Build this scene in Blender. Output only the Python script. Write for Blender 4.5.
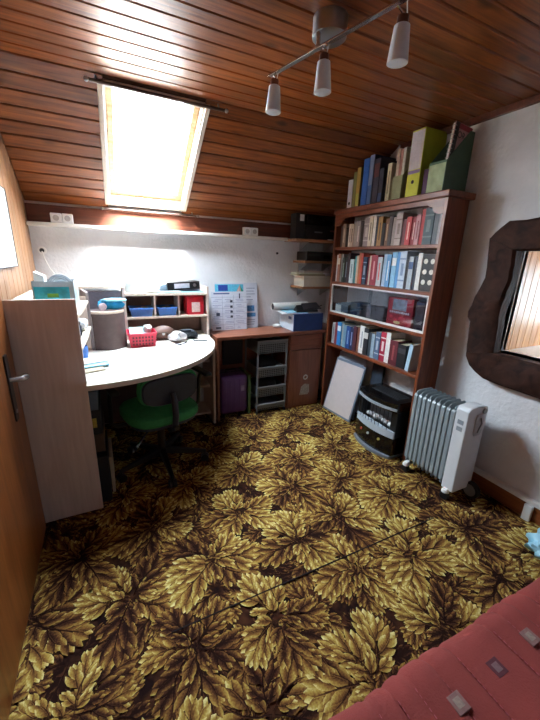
import bpy, bmesh, math, random
from mathutils import Matrix, Vector
for o in list(bpy.data.objects): bpy.data.objects.remove(o)
SC = bpy.context.scene
COL = SC.collection
PI = math.pi

# ------------------------------------------------------------------ camera
FPX = 333.7
YAW, PITCH, ROLL, CAMH = math.radians(26.5), math.radians(16.66), math.radians(1.854), 1.33
cd = bpy.data.cameras.new('camera'); cam = bpy.data.objects.new('camera', cd); COL.objects.link(cam)
cd.sensor_fit = 'VERTICAL'; cd.sensor_height = 36.0; cd.lens = 36.0 * FPX / 720.0
cd.clip_start = 0.02; cd.clip_end = 200
_f = Vector((math.sin(YAW) * math.cos(PITCH), math.cos(YAW) * math.cos(PITCH), -math.sin(PITCH)))
_r = Vector((math.cos(YAW), -math.sin(YAW), 0)); _u = _r.cross(_f)
_rr = _r * math.cos(ROLL) + _u * math.sin(ROLL); _uu = _u * math.cos(ROLL) - _r * math.sin(ROLL)
cam.matrix_world = Matrix(((_rr.x, _uu.x, -_f.x, 0), (_rr.y, _uu.y, -_f.y, 0), (_rr.z, _uu.z, -_f.z, CAMH), (0, 0, 0, 1)))
SC.camera = cam

# ------------------------------------------------------------------ world, exposure
SKY = 66.0
w = bpy.data.worlds.new('overcast_sky'); SC.world = w; w.use_nodes = True
bg = w.node_tree.nodes['Background']; bg.inputs[0].default_value = (0.74, 0.88, 1.0, 1); bg.inputs[1].default_value = SKY
sd_ = bpy.data.lights.new('hazy_sun', 'SUN'); sd_.energy = 150.0; sd_.angle = math.radians(26); sd_.color = (1.0, 0.98, 0.96)
sun = bpy.data.objects.new('hazy_sun', sd_); COL.objects.link(sun); sun.location = (0, 1, 6)
sun.rotation_euler = Vector((-0.10, 0.66, -1.0)).to_track_quat('-Z', 'Y').to_euler()
SC.view_settings.view_transform = 'Standard'; SC.view_settings.look = 'None'
SC.view_settings.gamma = 1.0; SC.view_settings.use_curve_mapping = False
SC.view_settings.exposure = 0.7

# ------------------------------------------------------------------ room measures (metres)
XL, XR, YF, YB = -0.40, 2.00, -1.35, 2.80
ZC, YK, ZB = 2.14, 2.05, 1.645           # flat ceiling, knee of the slope, height where slope meets back wall
SL = Vector((0, YB - YK, ZB - ZC)); SLEN = SL.length; SD = SL.normalized()    # down-slope direction
SN = Vector((0, -SD.z, SD.y))            # outward (up) normal of the slope
def sp(x, s, d=0.0): return Vector((x, YK, ZC)) + SD * s + SN * d

def portal(name, loc, direction, sx, sy):
    ld = bpy.data.lights.new(name, 'AREA'); ld.shape = 'RECTANGLE'; ld.size = sx; ld.size_y = sy
    ld.cycles.is_portal = True
    o = bpy.data.objects.new(name, ld); COL.objects.link(o)
    o.location = loc; o.rotation_euler = Vector(direction).to_track_quat('-Z', 'Y').to_euler()
    return o
portal('skylight_portal', sp(0.345, 0.44, 0.16), -SN, 0.62, 0.92)
portal('window_portal', (2.98, 0.77, 1.14), (-1, 0, 0), 0.72, 0.62)

# ------------------------------------------------------------------ materials
def lin(c):
    if isinstance(c, str):
        c = c.lstrip('#'); c = [int(c[i:i + 2], 16) / 255 for i in (0, 2, 4)]
    return [x / 12.92 if x <= 0.04045 else ((x + 0.055) / 1.055) ** 2.4 for x in c[:3]] + [1.0]
MATS = {}
def newmat(name):
    m = bpy.data.materials.new(name); m.use_nodes = True
    nt = m.node_tree; return m, nt, nt.nodes['Principled BSDF']
def N(nt, t, **kw):
    n = nt.nodes.new(t)
    for k, v in kw.items(): setattr(n, k, v)
    return n
def mat(col, rough=0.5, var=0.12, scale=30.0, bump=0.0, bscale=None, metal=0.0, spec=0.5, coat=0.0, name=None):
    """plain procedural surface: base colour mottled by noise, optional fine relief"""
    key = (str(col), rough, var, scale, bump, bscale, metal, spec, coat)
    if key in MATS: return MATS[key]
    m, nt, b = newmat(name or 'surface')
    L = nt.links
    tc = N(nt, 'ShaderNodeTexCoord'); nz = N(nt, 'ShaderNodeTexNoise'); nz.inputs['Scale'].default_value = scale; nz.inputs['Detail'].default_value = 4
    L.new(tc.outputs['Object'], nz.inputs['Vector'])
    r = N(nt, 'ShaderNodeValToRGB'); base = lin(col)
    r.color_ramp.elements[0].position = 0.3; r.color_ramp.elements[1].position = 0.7
    r.color_ramp.elements[0].color = [x * (1 - var) for x in base[:3]] + [1]
    r.color_ramp.elements[1].color = [min(1, x * (1 + var)) for x in base[:3]] + [1]
    L.new(nz.outputs['Fac'], r.inputs['Fac']); L.new(r.outputs['Color'], b.inputs['Base Color'])
    b.inputs['Roughness'].default_value = rough; b.inputs['Metallic'].default_value = metal
    b.inputs['Specular IOR Level'].default_value = spec; b.inputs['Coat Weight'].default_value = coat
    if bump:
        n2 = N(nt, 'ShaderNodeTexNoise'); n2.inputs['Scale'].default_value = bscale or scale * 4; n2.inputs['Detail'].default_value = 5
        L.new(tc.outputs['Object'], n2.inputs['Vector'])
        bp = N(nt, 'ShaderNodeBump'); bp.inputs['Strength'].default_value = bump; bp.inputs['Distance'].default_value = 0.01
        L.new(n2.outputs['Fac'], bp.inputs['Height']); L.new(bp.outputs['Normal'], b.inputs['Normal'])
    MATS[key] = m
    return m
def wood(dark, light, grain=(1, 14, 14), rough=0.35, scale=5.0, knots=0.0, rnd=0.25, spec=0.5, bump=0.05):
    key = ('wood', str(dark), str(light), grain, rough, scale, knots, rnd)
    if key in MATS: return MATS[key]
    m, nt, b = newmat('wood'); L = nt.links
    tc = N(nt, 'ShaderNodeTexCoord'); oi = N(nt, 'ShaderNodeObjectInfo')
    mul = N(nt, 'ShaderNodeMath', operation='MULTIPLY'); mul.inputs[1].default_value = 37.0; L.new(oi.outputs['Random'], mul.inputs[0])
    add = N(nt, 'ShaderNodeVectorMath', operation='ADD'); L.new(tc.outputs['Object'], add.inputs[0])
    cmb = N(nt, 'ShaderNodeCombineXYZ')
    for i in range(3): L.new(mul.outputs[0], cmb.inputs[i])
    L.new(cmb.outputs[0], add.inputs[1])
    mp = N(nt, 'ShaderNodeMapping'); mp.inputs['Scale'].default_value = grain; L.new(add.outputs[0], mp.inputs['Vector'])
    n1 = N(nt, 'ShaderNodeTexNoise'); n1.inputs['Scale'].default_value = scale; n1.inputs['Detail'].default_value = 6; n1.inputs['Distortion'].default_value = 0.6
    L.new(mp.outputs[0], n1.inputs['Vector'])
    r = N(nt, 'ShaderNodeValToRGB'); e = r.color_ramp.elements
    e[0].position = 0.3; e[1].position = 0.72; e[0].color = lin(dark); e[1].color = lin(light)
    L.new(n1.outputs['Fac'], r.inputs['Fac']); out = r.outputs['Color']
    if knots:
        mk = N(nt, 'ShaderNodeMapping'); mk.inputs['Scale'].default_value = [3.2 if g == min(grain) else 7.0 for g in grain]; L.new(add.outputs[0], mk.inputs['Vector'])
        v = N(nt, 'ShaderNodeTexVoronoi'); v.inputs['Scale'].default_value = 1.0; L.new(mk.outputs[0], v.inputs['Vector'])
        rk = N(nt, 'ShaderNodeValToRGB'); rk.color_ramp.elements[0].position = 0.06; rk.color_ramp.elements[1].position = 0.16
        rk.color_ramp.elements[0].color = (knots, knots, knots, 1); rk.color_ramp.elements[1].color = (0, 0, 0, 1)
        L.new(v.outputs['Distance'], rk.inputs['Fac'])
        mx = N(nt, 'ShaderNodeMixRGB'); mx.inputs[2].default_value = [x * 0.25 for x in lin(dark)[:3]] + [1]
        L.new(rk.outputs['Color'], mx.inputs[0]); L.new(out, mx.inputs[1]); out = mx.outputs[0]
    if rnd:
        hv = N(nt, 'ShaderNodeHueSaturation'); mr = N(nt, 'ShaderNodeMapRange')
        mr.inputs[3].default_value = 1 - rnd; mr.inputs[4].default_value = 1 + rnd
        L.new(oi.outputs['Random'], mr.inputs[0]); L.new(mr.outputs[0], hv.inputs['Value']); L.new(out, hv.inputs['Color']); out = hv.outputs[0]
    L.new(out, b.inputs['Base Color'])
    b.inputs['Roughness'].default_value = rough; b.inputs['Specular IOR Level'].default_value = spec
    if bump:
        bp = N(nt, 'ShaderNodeBump'); bp.inputs['Strength'].default_value = bump; bp.inputs['Distance'].default_value = 0.01
        L.new(n1.outputs['Fac'], bp.inputs['Height']); L.new(bp.outputs['Normal'], b.inputs['Normal'])
    MATS[key] = m
    return m
def glass(tint=(1, 1, 1), refl=0.08, name='pane_glass'):
    key = ('glass', tint, refl)
    if key in MATS: return MATS[key]
    m, nt, b = newmat(name); L = nt.links
    t = N(nt, 'ShaderNodeBsdfTransparent'); t.inputs[0].default_value = (*tint, 1)
    g = N(nt, 'ShaderNodeBsdfGlossy'); g.inputs['Roughness'].default_value = 0.02
    mx = N(nt, 'ShaderNodeMixShader'); lw = N(nt, 'ShaderNodeLayerWeight'); lw.inputs[0].default_value = 0.25
    pw_ = N(nt, 'ShaderNodeMath', operation='POWER'); pw_.inputs[1].default_value = 3.0; L.new(lw.outputs['Facing'], pw_.inputs[0])
    ad = N(nt, 'ShaderNodeMath', operation='MULTIPLY_ADD'); ad.inputs[1].default_value = 0.6; ad.inputs[2].default_value = refl * 0.4; ad.use_clamp = True
    L.new(pw_.outputs[0], ad.inputs[0]); L.new(ad.outputs[0], mx.inputs[0]); L.new(t.outputs[0], mx.inputs[1]); L.new(g.outputs[0], mx.inputs[2])
    L.new(mx.outputs[0], nt.nodes['Material Output'].inputs['Surface'])
    MATS[key] = m
    return m

CEILW = wood('#5a2a10', '#8e4f22', (1, 16, 16), 0.30, 4.0, knots=0.75, rnd=0.18, spec=0.4)
PINE = wood('#865a3c', '#aa8462', (16, 16, 1), 0.42, 4.0, knots=0.6, rnd=0.12)
PINE2 = wood('#b4793f', '#e0ae74', (16, 16, 1), 0.4, 4.0, knots=0.6, rnd=0.12)
DARKBEAM = wood('#4a2416', '#713a24', (1, 12, 12), 0.5, 4.0, rnd=0.0)
BOOKW = wood('#5a2a17', '#84452a', (12, 1, 12), 0.38, 4.0, rnd=0.1)
BOOKWV = wood('#5a2a17', '#84452a', (12, 12, 1), 0.38, 4.0, rnd=0.1)
DESKW = wood('#7a4430', '#96604a', (1, 12, 12), 0.4, 4.0, rnd=0.1)
DOORW = wood('#6c3816', '#8e5226', (12, 12, 1), 0.35, 3.0, rnd=0.0)
BASEW = wood('#6e3a1c', '#94562e', (12, 1, 12), 0.4, 4.0, rnd=0.0)
RUSTIC = wood('#21120e', '#46291f', (6, 2, 2), 0.75, 7.0, rnd=0.15, bump=0.6, spec=0.2)
MELA = wood('#c8b4aa', '#d8c6bc', (14, 14, 1), 0.5, 4.0, rnd=0.04, bump=0.0)
MELAH = wood('#c9b6a4', '#d8c8b8', (14, 1, 14), 0.5, 4.0, rnd=0.04, bump=0.0)
MELAB = mat('#4a3b3a', 0.6, 0.1)
WHITETOP = mat('#e2ddd4', 0.35, 0.03, 12)
PLASTER = mat('#dcdde0', 0.9, 0.05, 9, bump=0.55, bscale=45, name='rough_plaster')
WHITE = mat('#e8e8e6', 0.45, 0.03); OFFW = mat('#d9d6ce', 0.5, 0.04); PAPER = mat('#ecebe6', 0.8, 0.03)
BLACK = mat('#121214', 0.4, 0.15); BLACKG = mat('#0c0c0e', 0.18, 0.1, coat=0.3); DARKG = mat('#2c2e32', 0.5, 0.1)
CHROME = mat('#c8c8ca', 0.18, 0.04, metal=1.0); STEEL = mat('#a7a9ac', 0.32, 0.05, metal=1.0)
GREYP = mat('#7d8285', 0.45, 0.06)
FROST = mat('#e4ecf2', 0.35, 0.02, spec=0.6, name='frosted_glass')
FROST.node_tree.nodes['Principled BSDF'].inputs['Transmission Weight'].default_value = 0.12
GLASS = glass()
CABGLASS = glass((0.86, 0.9, 0.93), 0.25)

# ------------------------------------------------------------------ mesh helpers (everything in world metres)
WM = {}
class G:
    def __init__(s): s.v = []; s.f = []
    def add(s, vs, fs):
        n = len(s.v); s.v += [Vector(p) for p in vs]; s.f += [tuple(i + n for i in f) for f in fs]; return s
    def box(s, a, b):
        x0, y0, z0 = [min(a[i], b[i]) for i in range(3)]; x1, y1, z1 = [max(a[i], b[i]) for i in range(3)]
        return s.add([(x0, y0, z0), (x1, y0, z0), (x1, y1, z0), (x0, y1, z0), (x0, y0, z1), (x1, y0, z1), (x1, y1, z1), (x0, y1, z1)],
                     [(0, 3, 2, 1), (4, 5, 6, 7), (0, 1, 5, 4), (1, 2, 6, 5), (2, 3, 7, 6), (3, 0, 4, 7)])
    def hexa(s, p):      # eight corners: bottom loop then top loop
        return s.add(p, [(0, 3, 2, 1), (4, 5, 6, 7), (0, 1, 5, 4), (1, 2, 6, 5), (2, 3, 7, 6), (3, 0, 4, 7)])
    def prism(s, poly, ax, a, b):   # poly in the two other axes, extruded along ax
        def P(q, t): return {'x': (t, q[0], q[1]), 'y': (q[0], t, q[1]), 'z': (q[0], q[1], t)}[ax]
        n = len(poly)
        return s.add([P(q, a) for q in poly] + [P(q, b) for q in poly],
                     [tuple(range(n))[::-1], tuple(range(n, 2 * n))] + [(i, (i + 1) % n, n + (i + 1) % n, n + i) for i in range(n)])
    def cyl(s, p0, p1, r0, r1=None, n=16, cap=True):
        return s.tube([p0, p1], [r0, r0 if r1 is None else r1], n, cap)
    def tube(s, pts, r, n=8, cap=True):
        pts = [Vector(p) for p in pts]; m = len(pts)
        rs = r if isinstance(r, (list, tuple)) else [r] * m
        vs = []; up = None
        for i, p in enumerate(pts):
            t = (pts[min(i + 1, m - 1)] - pts[max(i - 1, 0)]).normalized()
            if up is None: up = t.orthogonal().normalized()
            up = (up - t * up.dot(t)); up = up.normalized() if up.length > 1e-6 else t.orthogonal().normalized()
            sd = t.cross(up)
            vs += [p + (up * math.cos(2 * PI * k / n) + sd * math.sin(2 * PI * k / n)) * rs[i] for k in range(n)]
        fs = [(i * n + k, i * n + (k + 1) % n, (i + 1) * n + (k + 1) % n, (i + 1) * n + k) for i in range(m - 1) for k in range(n)]
        if cap: fs += [tuple(range(n))[::-1], tuple(range((m - 1) * n, m * n))]
        return s.add(vs, fs)
    def lathe(s, prof, c=(0, 0, 0), n=24):      # prof: (r, z) bottom to top about vertical axis at c
        c = Vector(c); m = len(prof)
        vs = [c + Vector((r * math.cos(2 * PI * k / n), r * math.sin(2 * PI * k / n), z)) for r, z in prof for k in range(n)]
        fs = [(i * n + k, i * n + (k + 1) % n, (i + 1) * n + (k + 1) % n, (i + 1) * n + k) for i in range(m - 1) for k in range(n)]
        return s.add(vs, fs)
    def grid(s, fn, nu, nv):
        vs = [fn(i / nu, j / nv) for i in range(nu + 1) for j in range(nv + 1)]
        return s.add(vs, [(i * (nv + 1) + j, (i + 1) * (nv + 1) + j, (i + 1) * (nv + 1) + j + 1, i * (nv + 1) + j + 1) for i in range(nu) for j in range(nv)])
    def xf(s, M):
        s.v = [M @ p for p in s.v]; return s
def build(g, name, m, parent=None, bevel=0.0, seg=2, smooth=False, local=False, subd=0):
    vs = [Vector(p) for p in g.v]
    if parent is not None: Mp = WM[parent]
    else:
        xs = [p.x for p in vs]; ys = [p.y for p in vs]; zs = [p.z for p in vs]
        Mp = Matrix.Translation(((min(xs) + max(xs)) / 2, (min(ys) + max(ys)) / 2, min(zs)))
    if not (local and parent is not None):
        inv = Mp.inverted(); vs = [inv @ p for p in vs]
    me = bpy.data.meshes.new(name); me.from_pydata([tuple(p) for p in vs], [], g.f)
    bm = bmesh.new(); bm.from_mesh(me)
    bmesh.ops.recalc_face_normals(bm, faces=bm.faces)
    if bevel:
        ed = [e for e in bm.edges if len(e.link_faces) == 2 and e.calc_face_angle(0) > 0.5]
        bmesh.ops.bevel(bm, geom=ed, offset=bevel, segments=seg, profile=0.5, affect='EDGES', clamp_overlap=True)
    bm.to_mesh(me); bm.free()
    if smooth:
        me.polygons.foreach_set('use_smooth', [True] * len(me.polygons))
        me.set_sharp_from_angle(angle=math.radians(40))
    me.materials.append(m)
    o = bpy.data.objects.new(name, me); COL.objects.link(o)
    if parent is not None: o.parent = parent; WM[o] = Mp
    else: o.matrix_world = Mp; WM[o] = Mp
    if subd:
        md = o.modifiers.new('smooth_surface', 'SUBSURF'); md.levels = subd; md.render_levels = subd
    return o
def tag(o, label, cat=None, group=None, kind=None):
    o['label'] = label
    if cat: o['category'] = cat
    if group: o['group'] = group
    if kind: o['kind'] = kind
    return o
def thing(name, label, cat, loc, rz=0.0, group=None, kind=None):
    o = bpy.data.objects.new(name, None); COL.objects.link(o); o.empty_display_size = 0.05
    Mx = Matrix.Translation(loc) @ Matrix.Rotation(rz, 4, 'Z'); o.matrix_world = Mx; WM[o] = Mx
    return tag(o, label, cat, group, kind)
def struct(g, name, m, label, cat, bevel=0.0):
    return tag(build(g, name, m, None, bevel), label, cat, kind='structure')
def shared(src, name, parent, Mx=None):    # another object on the same mesh data, placed by an offset
    o = bpy.data.objects.new(name, src.data); COL.objects.link(o); o.parent = parent; WM[o] = WM[parent]
    if Mx is not None: o.matrix_basis = Mx
    return o
def B(a, b): return G().box(a, b)

# ================================================================== SETTING
T = 0.10
# back wall (rough white plaster) with the dark timber band above the ledge
struct(B((XL - .3, YB, -.1), (XR + .3, YB + T, 1.80)), 'wall_back', PLASTER, 'rough white plaster back wall behind the desks', 'wall')
struct(B((XL - .3, YF - T, -.1), (XR + .3, YF, 2.4)), 'wall_front', PLASTER, 'rough white plaster wall behind the viewpoint', 'wall')
# right wall with the opening of the deep window niche
WY0, WY1, WZ0, WZ1 = 0.44, 1.10, 0.862, 1.43
g = G().box((XR, YF - T, -.1), (XR + T, WY0, 2.4)).box((XR, WY1, -.1), (XR + T, YB + T, 2.4))
g.box((XR, WY0, -.1), (XR + T, WY1, WZ0)).box((XR, WY0, WZ1), (XR + T, WY1, 2.4))
struct(g, 'wall_right', PLASTER, 'rough white plaster wall beside the bookcase and radiator', 'wall')
# left wall: pine boarding of vertical planks, with a door
wl = struct(B((XL - T, YF - T, -.1), (XL - .014, YB + T, 2.4)), 'wall_left', mat('#5a3820', 0.8), 'pine boarded wall with vertical planks on the left', 'wall')
DY0, DY1, DZ = 0.78, 1.715, 1.95
pw = 0.088
y = YB - pw
while y > YF - pw:
    zt = ZC if y + pw / 2 < YK else ZC + (y + pw / 2 - YK) * SD.z / SD.y + .03
    z0 = 0.0
    if y + pw > DY0 - .05 and y < DY1 + .002: z0 = DZ + .05
    if zt - z0 > .02: build(B((XL - .014, y + .0015, z0), (XL, y + pw - .0015, zt)), 'plank', PINE, wl, bevel=.003, seg=1)
    y -= pw
# ceiling backing: flat part and slope around the skylight
SX0, SX1, SS0, SS1 = 0.095, 0.595, 0.045, 0.825        # skylight opening (x, distance down the slope)
def slab(x0, x1, s0, s1, d0, d1):
    return [sp(x0, s0, d0), sp(x1, s0, d0), sp(x1, s1, d0), sp(x0, s1, d0), sp(x0, s0, d1), sp(x1, s0, d1), sp(x1, s1, d1), sp(x0, s1, d1)]
g = B((XL - .3, YF - .2, ZC + .012), (XR + .3, YK + .005, ZC + .10))
E1 = SLEN + .25
for q in ((XL - .3, SX0, -.05, E1), (SX1, XR + .3, -.05, E1), (SX0, SX1, -.05, SS0), (SX0, SX1, SS1, E1)):
    g.hexa(slab(*q, .012, .10))
ce = struct(g, 'ceiling', mat('#3c2012', 0.8), 'varnished tongue and groove timber ceiling, flat then sloping to the back', 'ceiling')
pw = 0.0816
i = 0; y = YK
first = None
while y > YF:
    if first is None:
        first = build(B((XL, y - pw + .002, ZC), (XR, y - .002, ZC + .014)), 'plank', CEILW, ce, bevel=.004, seg=1)
    else:
        shared(first, 'plank', ce, Matrix.Translation((0, y - YK, 0)))
    y -= pw
pw = SLEN / 11
for k in range(11):
    s0, s1 = k * pw + .002, (k + 1) * pw - .002
    segs = [(XL, XR)] if s1 <= SS0 else ([(XL, SX0), (SX1, XR)] if s0 < SS1 else [(XL, XR)])
    for a, b in segs:
        build(G().hexa(slab(a, b, s0, s1, 0, .014)), 'plank', CEILW, ce, bevel=.004, seg=1)
struct(B((XR - .022, YF, ZC - .035), (XR - .0005, YK - .03, ZC - .002)), 'trim_1', DARKBEAM, 'thin dark timber strip where ceiling meets the right wall', 'trim')
# dark timber band and pale ledge along the back wall
struct(B((XL + .002, YB - .022, 1.521), (XR - .002, YB - .001, 1.632)), 'trim_2', DARKBEAM, 'dark red timber band under the sloping ceiling', 'trim')
led = struct(B((XL + .002, YB - .085, 1.497), (1.49, YB - .001, 1.52)), 'trim_3', OFFW, 'pale ledge board running along the back wall', 'ledge', bevel=.003)
# right hand skirting: brown board with a white capping strip and a white upright duct
struct(B((XR - .02, YF, 0), (XR - .0005, 1.42, .098)), 'baseboard_right', BASEW, 'varnished brown skirting board below the right window', 'baseboard', bevel=.003)
struct(B((XR - .03, YF, .0985), (XR - .0005, 1.42, .124)), 'trim_4', WHITE, 'white cable strip on top of the brown skirting board', 'trim', bevel=.004)
struct(B((XR - .045, .705, 0), (XR - .0205, .745, .0983)), 'trim_5', WHITE, 'short white upright cable duct in front of the skirting', 'trim', bevel=.004)

# skylight -----------------------------------------------------------
sk = thing('window_1', 'bright roof skylight with white surround in the sloping ceiling', 'skylight', sp(.345, .44, 0), kind='structure')
WOODW = mat('#e6dccb', 0.4, 0.05)
for nm, q in (('surround', (SX0 - .026, SX0 + .0, SS0 - .02, SS1 + .026)), ('surround', (SX1, SX1 + .026, SS0 - .02, SS1 + .026)),
              ('surround', (SX0, SX1, SS1, SS1 + .026)), ('surround', (SX0, SX1, SS0 - .02, SS0))):
    build(G().hexa(slab(*q, -.014, .012)), nm, WOODW, sk, bevel=.003)
for q in ((SX0 - .005, SX0 + .01, SS0, SS1), (SX1 - .01, SX1 + .005, SS0, SS1), (SX0, SX1, SS0 - .005, SS0 + .01), (SX0, SX1, SS1 - .01, SS1 + .005)):
    build(G().hexa(slab(*q, .0, .13)), 'reveal_board', WOODW, sk)
SASH = wood('#c09a70', '#dcc09a', (1, 10, 10), 0.35, 4.0, rnd=0.0)
for q in ((SX0 + .01, SX0 + .045, SS0 + .01, SS1 - .01), (SX1 - .045, SX1 - .01, SS0 + .01, SS1 - .01), (SX0 + .045, SX1 - .045, SS0 + .01, SS0 + .05), (SX0 + .045, SX1 - .045, SS1 - .06, SS1 - .01)):
    build(G().hexa(slab(*q, .05, .10)), 'sash_bar', SASH, sk, bevel=.004)
build(G().hexa(slab(SX0 + .04, SX1 - .04, SS0 + .045, SS1 - .055, .074, .078)), 'pane', GLASS, sk)
# rods with hooks above and below the skylight
def rod(name, a, b, r, label):
    t = thing(name, label, 'curtain rod', (Vector(a) + Vector(b)) / 2)
    build(G().cyl(a, b, r, n=10), 'pole', mat('#5b4b44', 0.35, 0.1, metal=0.6), t, smooth=True)
    for p, s in ((Vector(a), -1), (Vector(b), 1)):
        build(G().lathe([(0.0, -.012), (.009, -.006), (.011, 0), (.009, .006), (0, .012)]).xf(Matrix.Translation(p + Vector((s * .012, 0, 0))) @ Matrix.Rotation(PI / 2, 4, 'Y')), 'finial', STEEL, t, smooth=True)
        q = p + Vector((-s * .03, 0, 0))
        build(G().tube([q, q + SN * .02, q + SN * .038], .004), 'bracket', STEEL, t)
rod('curtain_rod', sp(.035, .012, -.035), sp(.69, .012, -.035), .008, 'dark thin curtain rod along the top of the skylight')
rod('curtain_rod', sp(.06, .868, -.03), sp(.70, .868, -.03), .005, 'thin curtain rod along the bottom edge of the skylight')

# window niche -------------------------------------------------------
wn = thing('window_2', 'deep window niche lined with pine planks in a rustic dark timber frame', 'window', (XR, .77, .68), kind='structure')
XD = 2.95  # unseen far end, set deep so less daylight reaches the planks
pw2 = .066
k = 0
x = XR + .002
while x < XD:
    for yy in ((WY1, WY1 + .016), (WY0 - .016, WY0)):
        build(B((x + .001, yy[0], WZ0), (x + pw2 - .001, yy[1], WZ1)), 'plank', PINE2, wn, bevel=.002, seg=1)
    build(B((x + .001, WY0, WZ1), (x + pw2 - .001, WY1, WZ1 + .016)), 'plank', PINE2, wn, bevel=.002, seg=1)
    x += pw2
build(B((XR - .015, WY0 - .02, WZ0 - .02), (XD, WY1 + .02, WZ0)), 'sill', WHITE, wn, bevel=.003)
g = G().box((XR + T, WY0 - .06, WZ0 - .06), (XD, WY0 - .017, WZ1 + .06)).box((XR + T, WY1 + .017, WZ0 - .06), (XD, WY1 + .06, WZ1 + .06))
g.box((XR + T, WY0 - .06, WZ1 + .017), (XD, WY1 + .06, WZ1 + .06)).box((XR + T, WY0 - .06, WZ0 - .06), (XD, WY1 + .06, WZ0 - .021))
build(g, 'niche_casing', mat('#4a3524', 0.8), wn)
for a, b in (((XD - .05, WY0, WZ0), (XD, WY0 + .10, WZ1)), ((XD - .05, WY1 - .10, WZ0), (XD, WY1, WZ1)), ((XD - .05, WY0 + .10, WZ0), (XD, WY1 - .10, WZ0 + .08)),
             ((XD - .05, WY0 + .10, WZ1 - .10), (XD, WY1 - .10, WZ1)), ((XD - .05, .74, WZ0 + .08), (XD, .80, WZ1 - .10))):
    build(B(a, b), 'sash_bar', WHITE, wn, bevel=.004)  # unseen bars, widened to narrow the daylight opening
for a, b in ((WY0 + .10, .74), (.80, WY1 - .10)):
    build(B((XD - .027, a, WZ0 + .08), (XD - .023, b, WZ1 - .10)), 'pane', glass((.45, .47, .48), .1), wn)  # unseen panes, glass darkened to dim daylight on the niche planks
# rustic timbers: hewn, wavy outlines (y, z), mitred like an eight-sided frame
def timber(outer, inner, seed, bulge):
    rnd = random.Random(seed)
    n = 14; g = G(); X0 = XR - .001
    def path(P, t, wob):
        m = len(P) - 1; f = t * m; i = min(int(f), m - 1); u = f - i
        return P[i][0] * (1 - u) + P[i + 1][0] * u, P[i][1] * (1 - u) + P[i + 1][1] * u
    wo = [rnd.uniform(-.008, .008) for _ in range(n + 1)]; wi = [rnd.uniform(-.0015, .0015) for _ in range(n + 1)]
    wo[0] = wo[n] = wi[0] = wi[n] = 0
    prof = [(0, 0), (.0, .046), (.10, .062), (.5, .064), (.9, .062), (.985, .05), (1, 0)]
    vs = []
    for i in range(n + 1):
        t = i / n; o = path(outer, t, 0); q = path(inner, t, 0)
        d = Vector((q[0] - o[0], q[1] - o[1])).normalized()
        o2 = (o[0] + d.x * wo[i], o[1] + d.y * wo[i]); q2 = (q[0] + d.x * wi[i], q[1] + d.y * wi[i])
        bz = 1 + rnd.uniform(-.1, .12) + bulge * math.exp(-((t - .55) / .12) ** 2)
        for u, h in prof: vs.append((X0 - h * bz, o2[0] * (1 - u) + q2[0] * u, o2[1] * (1 - u) + q2[1] * u))
    m = len(prof)
    fs = [(i * m + j, (i + 1) * m + j, (i + 1) * m + j + 1, i * m + j + 1) for i in range(n) for j in range(m - 1)]
    fs += [tuple(range(m)), tuple(range(n * m, n * m + m))[::-1], ]
    g.add(vs, fs); return g
YI0, YI1, ZI0, ZI1 = WY0 - .005, 1.075, WZ0 + .004, 1.415
OL = [(1.235, 1.485), (1.225, 1.40), (1.215, 1.30), (1.225, 1.20), (1.262, 1.11), (1.268, 1.05), (1.25, 1.0), (1.248, .90), (1.235, .83)]
OT = [(.30, 1.50), (.37, 1.56), (.60, 1.575), (.95, 1.578), (1.16, 1.562), (1.235, 1.485)]
OB = [(1.235, .83), (1.222, .78), (1.14, .705), (.90, .692), (.55, .70), (.36, .71), (.29, .83)]
OR = [(.29, .83), (.27, 1.1), (.285, 1.35), (.30, 1.50)]
for oo, ii, sd, bu in ((OL, [(YI1, ZI1), (YI1 - .008, 1.25), (YI1 + .012, 1.1), (YI1, ZI0)], 3, .3), (OT, [(YI0, ZI1), (YI1, ZI1)], 5, 0),
                       (OB, [(YI1, ZI0), (YI0, ZI0)], 7, 0), (OR, [(YI0, ZI0), (YI0, ZI1)], 9, .2)):
    build(timber(oo, ii, sd, bu), 'frame_timber', RUSTIC, wn, smooth=True)

# door ---------------------------------------------------------------
dr = thing('door_1', 'plain brown wooden door with steel lever handle at the left edge', 'door', (XL, (DY0 + DY1) / 2, 0), kind='structure')
build(B((XL - .012, DY0, .004), (XL + .022, DY1 - .004, DZ)), 'leaf', DOORW, dr, bevel=.003)
for a, b in (((XL - .013, DY0 - .048, 0), (XL + .014, DY0 - .002, DZ + .05)), ((XL - .013, DY0 - .002, DZ + .002), (XL + .014, DY1, DZ + .05))):
    build(B(a, b), 'frame', DOORW, dr, bevel=.003)
hy = 1.585
pl = build(G().prism([(hy - .018, .66), (hy + .018, .66), (hy + .022, .675), (hy + .022, .925), (hy + .018, .94), (hy - .018, .94), (hy - .022, .925), (hy - .022, .675)], 'x', XL + .0215, XL + .028), 'handle_plate', mat('#2c2a2c', 0.4, 0.2, metal=0.5), dr)
build(G().tube([(XL + .027, hy, .835), (XL + .055, hy, .836), (XL + .066, hy + .006, .836), (XL + .07, hy + .022, .835), (XL + .07, hy + .05, .828), (XL + .066, hy + .075, .822)], [.010, .010, .012, .012, .012, .014], 14), 'lever', mat('#d0d4da', .25, .03, metal=.6), pl, smooth=True)
build(G().cyl((XL + .027, hy, .70), (XL + .031, hy, .70), .009), 'screw', STEEL, pl)
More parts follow.
